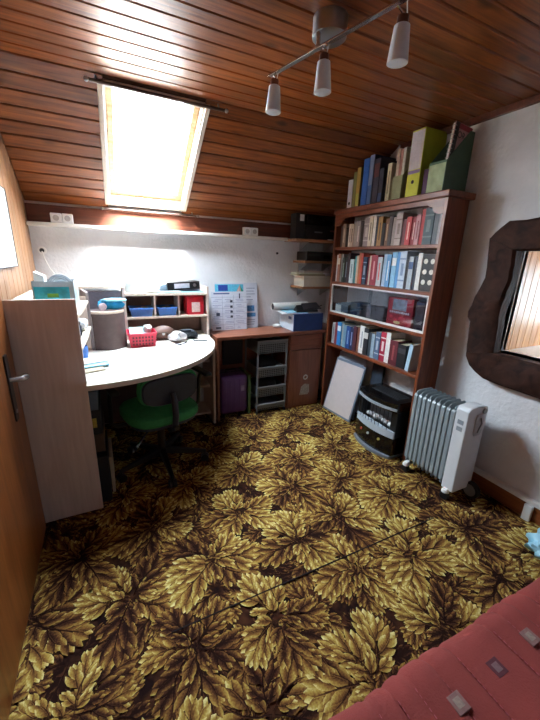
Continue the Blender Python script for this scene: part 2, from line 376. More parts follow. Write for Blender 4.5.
# white panel hanging on the pine wall
wb = thing('wall_panel', 'white glossy panel with thin dark edge hung on pine wall', 'panel', (XL, 1.98, 1.26))
build(B((XL + .001, 1.765, 1.262), (XL + .013, 2.185, 1.62)), 'board', WHITE, wb)
build(G().box((XL + .001, 2.185, 1.258), (XL + .016, 2.191, 1.624)).box((XL + .001, 1.759, 1.258), (XL + .016, 1.765, 1.624)).box((XL + .001, 1.765, 1.258), (XL + .016, 2.185, 1.262)).box((XL + .001, 1.765, 1.62), (XL + .016, 2.185, 1.624)), 'edge', DARKG, wb)

# carpet -------------------------------------------------------------
def carpet_mat():
    m, nt, b = newmat('carpet_ground'); L = nt.links
    tc = N(nt, 'ShaderNodeTexCoord'); n = N(nt, 'ShaderNodeTexNoise'); n.inputs['Scale'].default_value = 22; n.inputs['Detail'].default_value = 6
    L.new(tc.outputs['Object'], n.inputs['Vector'])
    r = N(nt, 'ShaderNodeValToRGB'); e = r.color_ramp.elements; e[0].position = .38; e[1].position = .68
    e[0].color = lin('#1d0f0e'); e[1].color = lin('#47291a'); L.new(n.outputs['Fac'], r.inputs['Fac']); L.new(r.outputs[0], b.inputs['Base Color'])
    b.inputs['Roughness'].default_value = 1; b.inputs['Specular IOR Level'].default_value = .1
    return m
def leaf_mat():
    m, nt, b = newmat('carpet_leaf_pile'); L = nt.links
    at = N(nt, 'ShaderNodeAttribute'); at.attribute_name = 'tone'
    tc = N(nt, 'ShaderNodeTexCoord'); n = N(nt, 'ShaderNodeTexNoise'); n.inputs['Scale'].default_value = 160; n.inputs['Detail'].default_value = 3
    L.new(tc.outputs['Object'], n.inputs['Vector'])
    ma = N(nt, 'ShaderNodeMath', operation='MULTIPLY_ADD'); ma.inputs[1].default_value = .5; L.new(n.outputs['Fac'], ma.inputs[0])
    ad = N(nt, 'ShaderNodeMath', operation='SUBTRACT'); ad.inputs[1].default_value = .25; L.new(at.outputs['Fac'], ad.inputs[0]); L.new(ad.outputs[0], ma.inputs[2])
    r = N(nt, 'ShaderNodeValToRGB'); cr = r.color_ramp
    cr.elements[0].position = 0.0; cr.elements[0].color = lin('#22110d'); cr.elements[1].position = 1.0; cr.elements[1].color = lin('#dccf8c')
    for p, c in ((.22, '#44281b'), (.45, '#7b552b'), (.7, '#ab9046')):
        el = cr.elements.new(p); el.color = lin(c)
    L.new(ma.outputs[0], r.inputs['Fac']); L.new(r.outputs[0], b.inputs['Base Color'])
    b.inputs['Roughness'].default_value = 1; b.inputs['Specular IOR Level'].default_value = .1
    return m
cp = struct(B((XL - .3, YF - .2, -.12), (XR + .3, YB + .2, .0)), 'floor', carpet_mat(), 'fitted carpet floor with gold acanthus leaves on dark brown', 'carpet')
def make_leaves():
    import numpy as np
    rnd = random.Random(11)
    x0, x1, y0, y1 = XL + .002, XR - .022, YF + .002, YB - .002
    def template(bend, nmaj, nsub):
        """one acanthus leaf of unit length along +x: big lobes, each made of pointed small lobes"""
        V, F, Tn = [], [], []
        def small(px, py, ang, ln, wd, cv, z, t0, t1, flip):
            n = 4; base = len(V); a = ang; x, y_ = px, py
            for i in range(n + 1):
                t = i / n
                hw = wd * (.38, .86, 1.0, .76, .10)[i]
                nx, ny = -math.sin(a), math.cos(a); c = t0 + (t1 - t0) * t
                for sg, dt in ((-1, -.30 if flip else .17), (0, -.02), (1, .17 if flip else -.30)):
                    V.append((x + nx * hw * sg, y_ + ny * hw * sg, z)); Tn.append(c + dt)
                x += math.cos(a) * ln / n; y_ += math.sin(a) * ln / n; a += cv / n
            for i in range(n):
                for k in range(2): p = base + i * 3 + k; F.append((p, p + 3, p + 4, p + 1))
        zc = [0]
        def step(): zc[0] += 1; return zc[0]
        def spine(px, py, ang, ln, cv, t):
            a = ang + cv * t * .5; return px + math.cos(a) * ln * t, py + math.sin(a) * ln * t, ang + cv * t
        def major(px, py, ang, ln, cv, b0, b1):
            x, y_, a = spine(px, py, ang, ln, cv, .40)
            small(x, y_, a, ln * .62, ln * .15, 0, step(), b0 + .4 * (b1 - b0), b1 + .14, True)
            for k in reversed(range(nsub)):
                t = .16 + .34 * k / max(1, nsub - 1)
                for sg in (1, -1):
                    x, y_, a = spine(px, py, ang, ln, cv, t + .04 * sg)
                    small(x, y_, a + sg * (.62 - .2 * t), ln * (.58 - .12 * t) * rnd.uniform(.85, 1.15), ln * .115, -sg * .55, step(), b0 + .3 * t * (b1 - b0), b1 + rnd.uniform(-.12, .12), sg > 0)
            small(px, py, ang, ln * .8, ln * .03, cv, step(), b0 - .15, b0 + .1, True)
        x, y_, a = spine(0, 0, 0, 1, bend, .48)
        major(x, y_, a, .54, bend * .3, -.22, .12)
        for k in reversed(range(nmaj)):
            t = .10 + .40 * k / max(1, nmaj - 1)
            for sg in (1, -1):
                x, y_, a = spine(0, 0, 0, 1, bend, t + .03 * sg)
                major(x, y_, a + sg * (1.0 - .62 * t + rnd.uniform(-.08, .08)), (.36, .50, .48, .42)[k] * rnd.uniform(.9, 1.1), -sg * .6, -.40, .08)
        small(0, 0, 0, .8, .014, bend, step(), -.6, -.4, True)
        V = np.array(V); V[:, 2] *= 1.5e-4 / zc[0]
        return V, np.array(F), np.array(Tn)
    TP = [template(bd_, 3, 2) for bd_ in (-1.1, -.8, -.5, -.25, .25, .5, .8, 1.1)]
    VV, FF, TT = [], [], []; off = [0]
    def layer(step, o0, n, lmin, lmax, br, zb, jit):
        cnt = 0
        ny = int((y1 - y0) / (step * .87)) + 3; nx = int((x1 - x0) / step) + 3
        for j in range(-1, ny):
            for i in range(-1, nx):
                cx = x0 + (i + .5 * (j % 2) + o0) * step + rnd.uniform(-jit, jit) * step
                cy = y0 + (j + o0) * step * .87 + rnd.uniform(-jit, jit) * step
                a0 = rnd.uniform(0, 2 * PI)
                for k in range(n):
                    a = a0 + 2 * PI * k / n + rnd.uniform(-.25, .25); ln = rnd.uniform(lmin, lmax); r0 = rnd.uniform(.0, .02)
                    px, py = cx + math.cos(a) * r0, cy + math.sin(a) * r0
                    mx_, my_ = px + math.cos(a) * ln * .5, py + math.sin(a) * ln * .5
                    if not (x0 - .03 < mx_ < x1 + .03 and y0 - .03 < my_ < y1 + .03): continue
                    V, F, Tn = TP[rnd.randrange(8)]
                    ca, sa = math.cos(a) * ln, math.sin(a) * ln
                    P = np.empty_like(V)
                    P[:, 0] = np.clip(px + V[:, 0] * ca - V[:, 1] * sa, x0, x1); P[:, 1] = np.clip(py + V[:, 0] * sa + V[:, 1] * ca, y0, y1)
                    P[:, 2] = zb + (cnt % 18) * 1.7e-4 + V[:, 2]; cnt += 1
                    VV.append(P); FF.append(F + off[0]); TT.append(Tn + br + rnd.choice((-.26, -.12, .0, .06, .1))); off[0] += len(V)
    layer(.24, .3, 5, .12, .17, .40, .0006, .15)
    layer(.355, .1, 6, .17, .24, .62, .0038, .14)
    V = np.concatenate(VV) + np.array(WM[cp].inverted().translation); F = np.concatenate(FF); Tn = np.concatenate(TT)
    me = bpy.data.meshes.new('leaf_pattern')
    me.vertices.add(len(V)); me.vertices.foreach_set('co', V.ravel())
    me.loops.add(F.size); me.loops.foreach_set('vertex_index', F.ravel())
    me.polygons.add(len(F)); me.polygons.foreach_set('loop_start', np.arange(0, F.size, 4))
    me.update(calc_edges=True)
    at = me.attributes.new('tone', 'FLOAT', 'POINT'); at.data.foreach_set('value', Tn)
    me.materials.append(leaf_mat())
    o = bpy.data.objects.new('leaf_pattern', me); COL.objects.link(o); o.parent = cp; WM[o] = WM[cp]
    tag(o, 'gold and brown acanthus leaf pattern of the carpet', kind='stuff')
make_leaves()
build(B((.10, .938, .0), (1.5, .9425, .0079)), 'seam', mat('#170b0a', 1.0, .1), cp)

# ================================================================== BOOKCASE
BX, BY0, BY1, BH = 1.78, 1.405, 2.445, 1.737
bc = thing('bookcase', 'tall dark brown wooden bookcase with scalloped top rail against right wall', 'bookcase', (1.89, 1.94, 0))
for y0_ in (BY0, BY1 - .022):
    build(B((BX, y0_, 0), (XR - .035, y0_ + .022, 1.70)), 'side_panel', BOOKWV, bc, bevel=.002)
SZ = [1.45, 1.172, .912, .632]      # upper faces of the shelves
for z in SZ:
    build(B((BX + .004, BY0 + .0225, z - .022), (XR - .035, BY1 - .0225, z)), 'shelf', BOOKW, bc, bevel=.002)
build(B((BX - .016, BY0 - .012, 1.7005), (XR - .002, BY1 + .006, BH)), 'top_board', BOOKW, bc, bevel=.006)
# scalloped rail under the top
pts = [(BY0 + .0225, 1.70), (BY1 - .0225, 1.70)]
def scallop():
    yl, yr = BY1 - .0225, BY0 + .0225
    q = [(yl, 1.70), (yl, 1.615)]
    for k in range(0, 7): a = PI / 2 * k / 6; q.append((yl - .015 - .06 * math.sin(a), 1.615 + .04 * (1 - math.cos(a))))
    q += [(yl - .10, 1.655), (yl - .105, 1.668), (yl - .16, 1.672)]
    m = [(yr + (yl - a), z) for a, z in q[::-1]]
    return q + m
build(G().prism(scallop(), 'x', BX + .001, BX + .018), 'top_rail', BOOKW, bc)
# sliding glass front of the third compartment
ZG0, ZG1 = SZ[2], SZ[1] - .022
AL = mat('#d8d8d6', 0.35, 0.04)
for a, b in (((BX + .006, BY0 + .023, ZG0), (BX + .018, BY1 - .023, ZG0 + .014)), ((BX + .006, BY0 + .023, ZG1 - .009), (BX + .018, BY1 - .023, ZG1)),
             ((BX + .006, BY0 + .023, ZG0 + .014), (BX + .018, BY0 + .034, ZG1 - .009)), ((BX + .006, BY1 - .034, ZG0 + .014), (BX + .018, BY1 - .023, ZG1 - .009))):
    build(B(a, b), 'glass_track', AL, bc)
for a, b, x in ((BY0 + .034, 1.96, BX + .009), (1.93, BY1 - .034, BX + .014)):
    build(B((x, a, ZG0 + .014), (x + .003, b, ZG1 - .009)), 'sliding_pane', CABGLASS, bc)

# ------------------------------------------------------------------ books
PAGES = mat('#cfc4a8', 0.9, 0.08, 120)
ORD = ['', 'first', 'second', 'third', 'fourth', 'fifth', 'sixth', 'seventh', 'eighth', 'ninth', 'tenth', 'eleventh', 'twelfth', 'thirteenth', 'fourteenth',
       'fifteenth', 'sixteenth', 'seventeenth', 'eighteenth', 'nineteenth', 'twentieth', 'twenty-first', 'twenty-second', 'twenty-third', 'twenty-fourth', 'twenty-fifth', 'twenty-sixth', 'twenty-seventh', 'twenty-eighth']
def book(yl, wd, h, dp, z, col, label, group, lean=0.0, x0=None, deco=None, title=None):
    """spine faces the room (-x); yl is the left edge in view, the book runs towards smaller y"""
    x0 = BX + .022 if x0 is None else x0
    Mx = Matrix.Translation((x0, yl, z + wd * math.sin(lean))) @ Matrix.Rotation(lean, 4, 'X')
    c = .0022
    g = G().box((0, -wd, 0), (.003, 0, h)).box((.003, -wd, 0), (dp, -wd + c, h)).box((.003, -c, 0), (dp, 0, h)).xf(Mx)
    cov = build(g, 'book', mat(col, 0.55, 0.10, 60), None)
    tag(cov, label, 'book', group)
    build(G().box((.0032, -wd + c + .0002, .003), (dp - .004, -c - .0002, h - .003)).xf(Mx), 'pages', PAGES, cov)
    if title:
        n, tc = title
        if n == 'band':
            build(G().box((-.0006, -wd + .0012, h * .62), (0, -.0012, h * .84)).xf(Mx), 'spine_label', mat(tc, 0.5, .15, 200), cov)
        elif n == 'line':
            build(G().box((-.0006, -wd * .62, h * .2), (0, -wd * .38, h * .8)).xf(Mx), 'spine_title', mat(tc, 0.5, .3, 300), cov)
        elif n == 'two':
            build(G().box((-.0006, -wd + .001, h * .78), (0, -.001, h * .82)).box((-.0006, -wd + .001, h * .2), (0, -.001, h * .24)).box((-.0006, -wd * .7, h * .35), (0, -wd * .3, h * .68)).xf(Mx), 'spine_title', mat(tc, 0.5, .3, 300), cov)
        elif n == 'ovals':
            for zz in (.16, .44, .72):
                gg = G().prism([(-wd * .5 + wd * .32 * math.cos(t * PI / 5), h * (zz + .08) + .016 * math.sin(t * PI / 5)) for t in range(10)], 'x', -.0008, 0)
                build(gg.xf(Mx), 'spine_ornament', mat(tc, 0.5, .2, 200), cov)
    return cov
def row(spec, ya, yb, z, hmax, where, group, seed):
    rnd = random.Random(seed)
    tot = sum(s[2] for s in spec); avail = ya - yb - .0012 * len(spec)
    y = ya
    for i, s in enumerate(spec):
        name, col, wt, ht = s[:4]
        wd = avail * wt / tot
        if name:
            lean = s[5] if len(s) > 5 else 0.0
            h = hmax * ht * (1.0 if lean == 0 else .98)
            book(y, wd * (1 if not lean else .72), h, rnd.uniform(.12, .15), z + .0006, col, '%s book, %s from the left on the %s' % (name, ORD[i + 1], where), group, lean, BX + .022 + rnd.uniform(0, .012), title=s[4] if len(s) > 4 else None)
        y -= wd + .0012
ln_ = lambda c: ('line', c); bd = lambda c: ('band', c); tw = lambda c: ('two', c)
R1 = [('dark red-brown', '#3c211d', 1, .78), ('grey-brown', '#8a7a6e', 1.2, .84, ln_('#c9bda8')), ('black', '#1d1a1c', .8, .70), ('cream white', '#d4cbbf', 1.0, .82, ln_('#7d6f66')), ('pale beige', '#b3a696', 1.1, .80, ln_('#5c5048')),
      ('warm grey', '#938a84', 1.1, .86), ('mid grey', '#8c8588', 1.1, .88, ln_('#cfc8c4')), ('dark brown', '#33231f', .8, .80), ('wide mauve-grey', '#8f8288', 2.0, .94, tw('#b9aeae')), ('cream', '#d6cdbb', 1.1, .97, ln_('#6d655c')),
      ('narrow white', '#dedad3', .9, .97), ('thin navy', '#232b3a', .6, .92), ('ochre tan', '#a07a48', 1.3, .93, ln_('#5d4428')), ('black paperback', '#201d20', .9, .72), ('brown', '#6a4c38', 1.0, .84, ln_('#b59b78')),
      ('dark grey', '#3d3a3e', .9, .90), ('stone grey', '#8d8480', 1.0, .86), ('wide pinkish grey', '#b2a4a2', 1.6, .96, tw('#877774')), ('dark wine', '#5b1f2b', 1.0, .76), ('bright red', '#b03038', 1.2, .82, ln_('#e0b0a8')),
      ('dull red', '#8c3038', 1.0, .80, ln_('#d4a8a0')), ('rose pink', '#b8868a', 1.0, .84, ln_('#7c3038')), ('thin scarlet', '#a8242c', .8, .98), ('wide dark teal', '#2c4650', 2.0, .99, tw('#5b7076')), ('slate blue', '#40525e', 1.0, .94), ('light grey', '#9c9aa0', .9, .90)]
R2 = [('white', '#cfccc8', .9, .92), ('tan and red', '#a5715c', .9, .96, bd('#d8c8b0')), ('grey', '#8a8888', .9, .95, ln_('#40404a')), ('dark green', '#2a3833', .9, .82, ln_('#9ab0a4')), ('charcoal', '#26272c', 1.1, .86, ln_('#7888a0')),
      ('dark plum', '#40303c', .8, .98), ('pale blue-white', '#b9d0d6', 1.5, .78, ln_('#6a8a94')), ('teal', '#3f8890', .8, .88), ('beige', '#b8a690', .8, .90), ('orange-brown', '#a8603c', .8, .98), ('orange red', '#b4483a', .7, .97),
      ('navy blue', '#26364e', 1.3, .86, tw('#7c92ac')), ('dark crimson', '#6c2030', .7, .84), ('thin cream', '#c4b8a4', .7, .90), ('wide crimson', '#8c2c3e', 2.0, .92, ln_('#c88890')), ('silver grey', '#a9b0b8', 1.4, .86, ln_('#c05050')),
      ('light blue', '#a4c0d8', 1.2, .94), ('sky blue', '#5b94c4', 1.2, .94, ln_('#d8e4ee')), ('cyan blue', '#86bcdc', 1.3, 1.0, bd('#e4eef2')), ('bright blue', '#4a8cc6', .8, 1.0), ('wide blue-white', '#b8c8d8', 1.7, 1.02, tw('#7890b0')),
      ('black', '#1d1e24', .9, .80), ('pale grey', '#a9b2ba', 1.1, .88, bd('#34507c')), ('dark navy', '#232c40', .8, .90), ('tall white', '#d6d6d2', 1.0, .97), ('black-and-white ornamented', '#1e1e22', 1.5, .95, ('ovals', '#d8d4c8')), ('black-and-white ornamented', '#222226', 1.5, .95, ('ovals', '#d0ccc0'))]
R3 = [('silver grey', '#a4a8ac', 1.0, .78, ln_('#5a6068')), ('dark red', '#7c2c38', 1.1, .82), ('bright blue', '#2a7cc0', 1.3, .86, bd('#d0dce4')), ('pale grey-green', '#8fa0a0', .8, .84), ('blue-grey', '#6a90a8', 1.0, .80), ('royal blue', '#234f90', 1.2, .80, ln_('#88a8d0')),
      ('navy', '#1d2c54', 1.2, .78, ln_('#8898c0')), ('dark maroon', '#4a2430', 1.0, .86), ('rust brown', '#7c4a3c', .8, .84), ('wide white', '#dcdcda', 1.5, .94, ln_('#9aa0a8')), ('black', '#24262c', 1.3, .90, bd('#c8c8c4')), ('dark slate', '#39424a', 1.0, .80),
      ('pale blue', '#90a4b4', .9, .78), ('steel blue', '#566e8c', 1.3, .88, tw('#a8b8c8')), ('crimson', '#a82440', 1.4, .92, tw('#e0d4d0')), ('tall white', '#e0deda', 1.1, .94), ('wide dark red', '#5c1e28', 2.0, .76, ln_('#8c4448')), ('black leather-like', '#191a1e', 1.9, .70, bd('#3a3a40')),
      (None, None, .4, 0), ('pale blue leaning', '#a8c4d8', 1.1, .80, None, .09), (None, None, 1.4, 0)]
row(R1, BY1 - .05, BY0 + .03, SZ[0], .212, 'top shelf', 'books on the top shelf of the bookcase', 1)
row(R2, BY1 - .026, BY0 + .034, SZ[1], .236, 'second shelf', 'books on the second shelf of the bookcase', 2)
row(R3, BY1 - .05, BY0 + .045, SZ[3], .238, 'lowest shelf', 'books on the lowest shelf of the bookcase', 3)

# ------------------------------------------------------------------ behind the glass
gb = thing('board_game_box', 'red boxed game with grey cover picture behind the sliding glass', 'game box', (1.88, 1.66, SZ[2]))
bx = build(B((1.835, 1.575, SZ[2] + .0005), (1.875, 1.80, SZ[2] + .195)), 'box', mat('#a81c30', 0.45, .08), gb, bevel=.001)
build(B((1.8346, 1.63, SZ[2] + .11), (1.835, 1.755, SZ[2] + .185)), 'cover_picture', mat('#7f8fa0', 0.5, .5, 25), bx)
build(B((1.8345, 1.59, SZ[2] + .085), (1.835, 1.785, SZ[2] + .106)), 'title_panel', mat('#6a2434', 0.5, .1), bx)
g = G(); rnd = random.Random(8)
y = 1.775
while y > 1.60:
    wl_ = rnd.uniform(.010, .016); g.box((1.8341, y - wl_, SZ[2] + .089), (1.8345, y, SZ[2] + .102)); y -= wl_ + .005
build(g, 'title_marks', mat('#d8ccd0', 0.5, .1), bx)['kind'] = 'stuff'
g = G()
for yy, zz, r in ((1.72, .045, .022), (1.66, .055, .03), (1.625, .04, .018), (1.76, .06, .02)):
    g.prism([(yy + r * math.cos(t * PI / 5), SZ[2] + zz + .55 * r * math.sin(t * PI / 5)) for t in range(10)], 'x', 1.8343, 1.835)
build(g, 'cover_motif', mat('#d84050', 0.5, .3, 60), bx)
build(G().prism([(1.70 + .03 * math.cos(t * PI / 6), SZ[2] + .024 + .011 * math.sin(t * PI / 6)) for t in range(12)], 'x', 1.834, 1.8345), 'cover_emblem', mat('#dccb8c', 0.5, .2, 90), bx)
tag(build(B((1.85, 1.50, SZ[2] + .0005), (1.93, 1.57, SZ[2] + .185)), 'game_box', mat('#3a2430', 0.5, .2), None, .001), 'dark plum box standing right of the red game box', 'box')
b_ = thing('carton', 'small pale grey carton at left behind the sliding glass', 'box', (1.85, 2.31, SZ[2]))
cb = build(B((1.82, 2.225, SZ[2] + .0005), (1.92, 2.395, SZ[2] + .075)), 'carton_body', mat('#77808a', 0.5, .25, 30), b_, .001)
build(B((1.8195, 2.315, SZ[2] + .01), (1.82, 2.39, SZ[2] + .068)), 'label', WHITE, cb)
tag(build(G().hexa([Vector(p) for p in ((1.83, 2.16, 1.0), (1.91, 2.16, 1.0), (1.91, 2.33, .99), (1.83, 2.33, .99), (1.83, 2.16, 1.012), (1.91, 2.16, 1.012), (1.91, 2.33, 1.002), (1.83, 2.33, 1.002))]).xf(Matrix.Translation((0, 0, .0))), 'flat_case', mat('#5a6a7c', 0.4, .2), None, .001), 'flat blue-grey case lying on the pale carton', 'case')
for (a, b, h, lab) in ((2.205, 2.09, .11, 'dark blue box next to the carton behind the glass'), (2.085, 1.965, .10, 'black low box in the middle behind the glass'), (1.955, 1.83, .105, 'black box touching the red game box at its left')):
    t = thing('storage_box', lab, 'box', (1.86, (a + b) / 2, SZ[2]))
    build(B((1.83, b, SZ[2] + .0005), (1.93, a - .002, SZ[2] + h * .75)), 'box', mat('#20283a' if 'blue' in lab else '#191b22', 0.4, .2), t, .001)
    build(B((1.828, b - .001, SZ[2] + h * .75), (1.932, a - .001, SZ[2] + h)), 'lid', mat('#273248' if 'blue' in lab else '#20222a', 0.4, .2), t, .001)

# ------------------------------------------------------------------ on top of the bookcase
ZT = BH + .0006
def slopez(y): return ZC if y < YK else ZC + (y - YK) * SD.z / SD.y
def binder(yl, wd, h, dp, col, side, label, spine=None, ring=None, x0=1.80, cat='binder'):
    t = thing('lever_arch_binder' if ring else 'folder', label, cat, (x0 + dp / 2, yl - wd / 2, ZT))
    s = build(B((x0, yl - wd, ZT), (x0 + .004, yl, ZT + h)), 'spine', mat(col, 0.5, .08), t, .001)
    for a in (yl - .004, yl - wd): build(B((x0 + .0042, a, ZT), (x0 + dp, a + .004, ZT + h)), 'cover', mat(side, 0.5, .1), t)
    build(B((x0 + .012, yl - wd + .0045, ZT + .004), (x0 + dp - .01, yl - .0045, ZT + h - .012)), 'sheets', PAPER, t)
    if spine:
        for z0, z1, c in spine: build(B((x0 - .0006, yl - wd + .003, ZT + h * z0), (x0, yl - .003, ZT + h * z1)), 'spine_label', mat(c, 0.6, .08, 60), s)
    if ring:
        yc, zc = yl - wd / 2, ZT + h * ring
        build(G().cyl((x0 - .0012, yc, zc), (x0 + .001, yc, zc), .011, n=16), 'finger_hole', BLACK, s)
    return t
binder(2.335, .052, .205, .17, '#d4d0d8', '#7c7a64', 'white lever arch binder at far left on top of bookcase', ring=.18)
binder(2.278, .034, .25, .17, '#7d7c48', '#6a6a3c', 'thin olive green folder beside the white binder on bookcase')
binder(2.240, .042, .272, .19, '#b08c40', '#6c6030', 'ochre yellow folder between olive and blue folders on bookcase', spine=[(.05, .35, '#a8a850')])
binder(2.176, .06, .315, .20, '#2a62b4', '#1c3c78', 'tall bright blue folder on top of bookcase')
binder(2.112, .044, .325, .20, '#7480a0', '#2c3450', 'slate grey folder right of the bright blue one', spine=[(.02, .4, '#3c5c90')])
binder(2.062, .058, .29, .20, '#2b2a3c', '#242636', 'dark navy folder near the middle of bookcase top', spine=[(.6, .9, '#5a2c30')])
binder(2.0, .04, .22, .15, '#1f2436', '#1a1c28', 'short black folder beside the thin cream book', spine=[(.05, .3, '#2c4470')])
book(1.925, .036, .235, .16, ZT, '#bdb79a', 'thin cream book on bookcase top between dark folder and magazines', 'books on top of the bookcase', x0=1.80, title=('line', '#6e6c58'))
def magfile(yl, wd, h, dp, col, label, x0=1.80, dark=False):
    t = thing('magazine_file', label, 'magazine file', (x0 + dp / 2, yl - wd / 2, ZT)); m = mat(col, 0.55, .2 if not dark else .1, 18)
    fl = h * .5
    build(B((x0, yl - wd, ZT), (x0 + .003, yl, ZT + fl)), 'front_panel', m, t)
    for a in (yl - .003, yl - wd): build(G().prism([(x0 + .003, ZT), (x0 + dp, ZT), (x0 + dp, ZT + h), (x0 + dp * .8, ZT + h), (x0 + .003, ZT + fl)], 'y', a, a + .003), 'side_panel', m, t)
    build(B((x0 + dp - .003, yl - wd + .003, ZT), (x0 + dp, yl - .003, ZT + h)), 'back_panel', m, t)
    return t
magfile(1.872, .085, .29, .19, '#8a8f6c', 'grey-green patterned magazine file left of the lime binder')
for k, (c, h, nm) in enumerate((('#c8b8a8', .31, 'cream'), ('#b08078', .30, 'faded pink'), ('#c0c4bc', .305, 'pale grey'))):
    tag(build(B((1.812, 1.867 - .025 * (k + 1), ZT + .004), (1.97, 1.867 - .025 * k - .003, ZT + h)), 'magazine', mat(c, .6, .15, 40), None, .001), '%s magazine standing in the grey-green file' % nm, 'magazine', 'magazines in the grey-green file')
binder(1.752, .098, .375, .185, '#c8d040', '#a4b02c', 'lime green lever arch binder with white spine label', spine=[(.42, .98, '#d4d4dc'), (.36, .41, '#8c7ca8')], ring=.235, x0=1.805)
tag(build(B((1.83, 1.60, ZT), (1.98, 1.648, ZT + .15)), 'purple_box', mat('#4c1c50', .5, .1), None, .001), 'dark purple box between lime binder and green magazine file', 'box')
magfile(1.582, .115, .325, .195, '#3e5c48', 'dark green magazine file at the right end of bookcase top', x0=1.795, dark=True)
build(B((1.7942, 1.470, ZT + .006), (1.795, 1.579, ZT + .15)), 'front_label', mat('#9fb088', .6, .35, 14), bpy.data.objects['magazine_file.001'])
sb = thing('spiral_notebook', 'black spiral notebook with pinkish cover in green magazine file', 'notebook', (1.85, 1.52, ZT))
Ms = Matrix.Translation((1.803, 1.462, ZT + .0185)) @ Matrix.Rotation(.10, 4, 'Y')
build(G().box((0, .02, 0), (.138, .034, .335)).xf(Ms), 'pages', PAPER, sb)
cv = build(G().box((-.002, .015, 0), (.14, .0198, .34)).xf(Ms), 'cover', mat('#b48c88', .5, .15, 30), sb)
build(G().box((-.002, .0145, 0), (.03, .015, .34)).xf(Ms), 'binding_strip', BLACK, cv)
build(G().box((.03, .0142, .312), (.14, .0149, .338)).xf(Ms), 'red_header', mat('#8c3038', .5, .1), cv)
for k in range(14):
    build(G().tube([Vector((-.001 + .011 * math.cos(a), .024 + .013 * math.sin(a), .02 + k * .023)) for a in [i * PI / 5 for i in range(11)]], .0014, 5).xf(Ms), 'wire_ring', STEEL, sb)
def text(s, size, Mx, m, parent, name='lettering'):
    cu = bpy.data.curves.new('t', 'FONT'); cu.body = s; cu.size = size; cu.align_x = 'CENTER'; cu.extrude = .0003
    o = bpy.data.objects.new('t', cu); COL.objects.link(o); dg = bpy.context.evaluated_depsgraph_get(); dg.update()
    me = bpy.data.meshes.new_from_object(o.evaluated_get(dg)); bpy.data.objects.remove(o); bpy.data.curves.remove(cu)
    me.transform(WM[parent].inverted() @ Mx); me.materials.clear(); me.materials.append(m)
    ob = bpy.data.objects.new(name, me); COL.objects.link(ob); ob.parent = parent; WM[ob] = WM[parent]; return ob
text('ORAL', .046, Ms @ Matrix.Translation((.085, .0139, .268)) @ Matrix.Rotation(PI / 2, 4, 'X'), BLACK, cv)

# ================================================================== things inside and in front of the bookcase foot
lb = thing('drawing_board', 'white board with grey frame leaning in the foot of the bookcase', 'board', (1.80, 2.19, 0))
def leanq(bl, br, tr, tl, d0, d1, ins=0.0):
    bl, br, tr, tl = [Vector(p) for p in (bl, br, tr, tl)]
    n = -(br - bl).cross(tl - bl).normalized(); c = (bl + br + tr + tl) / 4
    def q(p, d):
        v = p - c; return c + v * (1 - ins / v.length) + n * d
    return G().hexa([q(p, d0) for p in (bl, br, tr, tl)] + [q(p, d1) for p in (bl, br, tr, tl)])
LB = ((1.765, 2.385, .004), (1.795, 2.03, .004), (1.875, 1.985, .51), (1.845, 2.33, .51))
build(leanq(*LB, 0, .012), 'frame', mat('#6d7a8c', .45, .08), lb, .002)
fr_ = build(leanq(*LB, -.003, .0, .024), 'face', mat('#cdc3c2', .35, .03), lb)
tag(build(leanq((1.83, 2.375, .004), (1.86, 2.06, .004), (1.925, 2.05, .555), (1.895, 2.36, .555), 0, .01), 'panel_sheet', mat('#a9b2c0', .5, .06), None), 'pale blue-grey panel standing behind the white board', 'panel')
pf = thing('picture_frame', 'dark framed picture leaning behind the black heater', 'picture', (1.90, 1.93, 0))
PF = ((1.90, 1.985, .01), (1.90, 1.855, .01), (1.945, 1.855, .56), (1.945, 1.985, .56))
build(leanq(*PF, 0, .014), 'frame', BLACK, pf, .002)
build(leanq(*PF, -.002, .0, .025), 'picture', mat('#3c4450', .25, .3, 10), pf)

# gas heater -----------------------------------------------------------
ht = thing('gas_heater', 'glossy black portable heater with curved glass front in bookcase foot', 'heater', (1.80, 1.65, 0))
HY0, HY1, HX, HXB, HZ = 1.462, 1.838, 1.70, 1.925, .425
def curve(y, bow=.045): u = (y - HY0) / (HY1 - HY0) * 2 - 1; return HX - bow * (1 - u * u)
def plan(bow, n=14, ins=0.0): return [(curve(HY0 + ins + (HY1 - HY0 - 2 * ins) * i / n, bow), HY0 + ins + (HY1 - HY0 - 2 * ins) * i / n) for i in range(n + 1)] + [(HXB, HY1 - ins), (HXB, HY0 + ins)]
W0, W1 = .165, .36
build(G().prism(plan(.04), 'z', .03, W0), 'lower_body', BLACKG, ht, smooth=True)
build(G().prism(plan(.04), 'z', W1, HZ - .012), 'upper_body', BLACKG, ht, smooth=True)
build(G().prism(plan(.05), 'z', HZ - .0118, HZ), 'top_plate', BLACKG, ht, .003)
build(G().box((HX + .01, HY0, W0), (HXB, HY0 + .05, W1)).box((HX + .01, HY1 - .03, W0), (HXB, HY1, W1)).box((HX + .13, HY0 + .05, W0), (HXB, HY1 - .03, W1)), 'inner_housing', BLACK, ht)
build(G().prism([(x, y) for x, y in plan(.035)][:15] + [(HX + .012, HY1), (HX + .012, HY0)], 'z', W0, W0 + .05), 'window_tray', mat('#b4bec8', .4, .06, metal=.1), ht, smooth=True)
build(G().box((HX + .10, HY0 + .052, W0), (HX + .128, HY1 - .032, W1)), 'reflector', mat('#a8b0b8', .4, .15, metal=.2), ht)
rnd = random.Random(4)
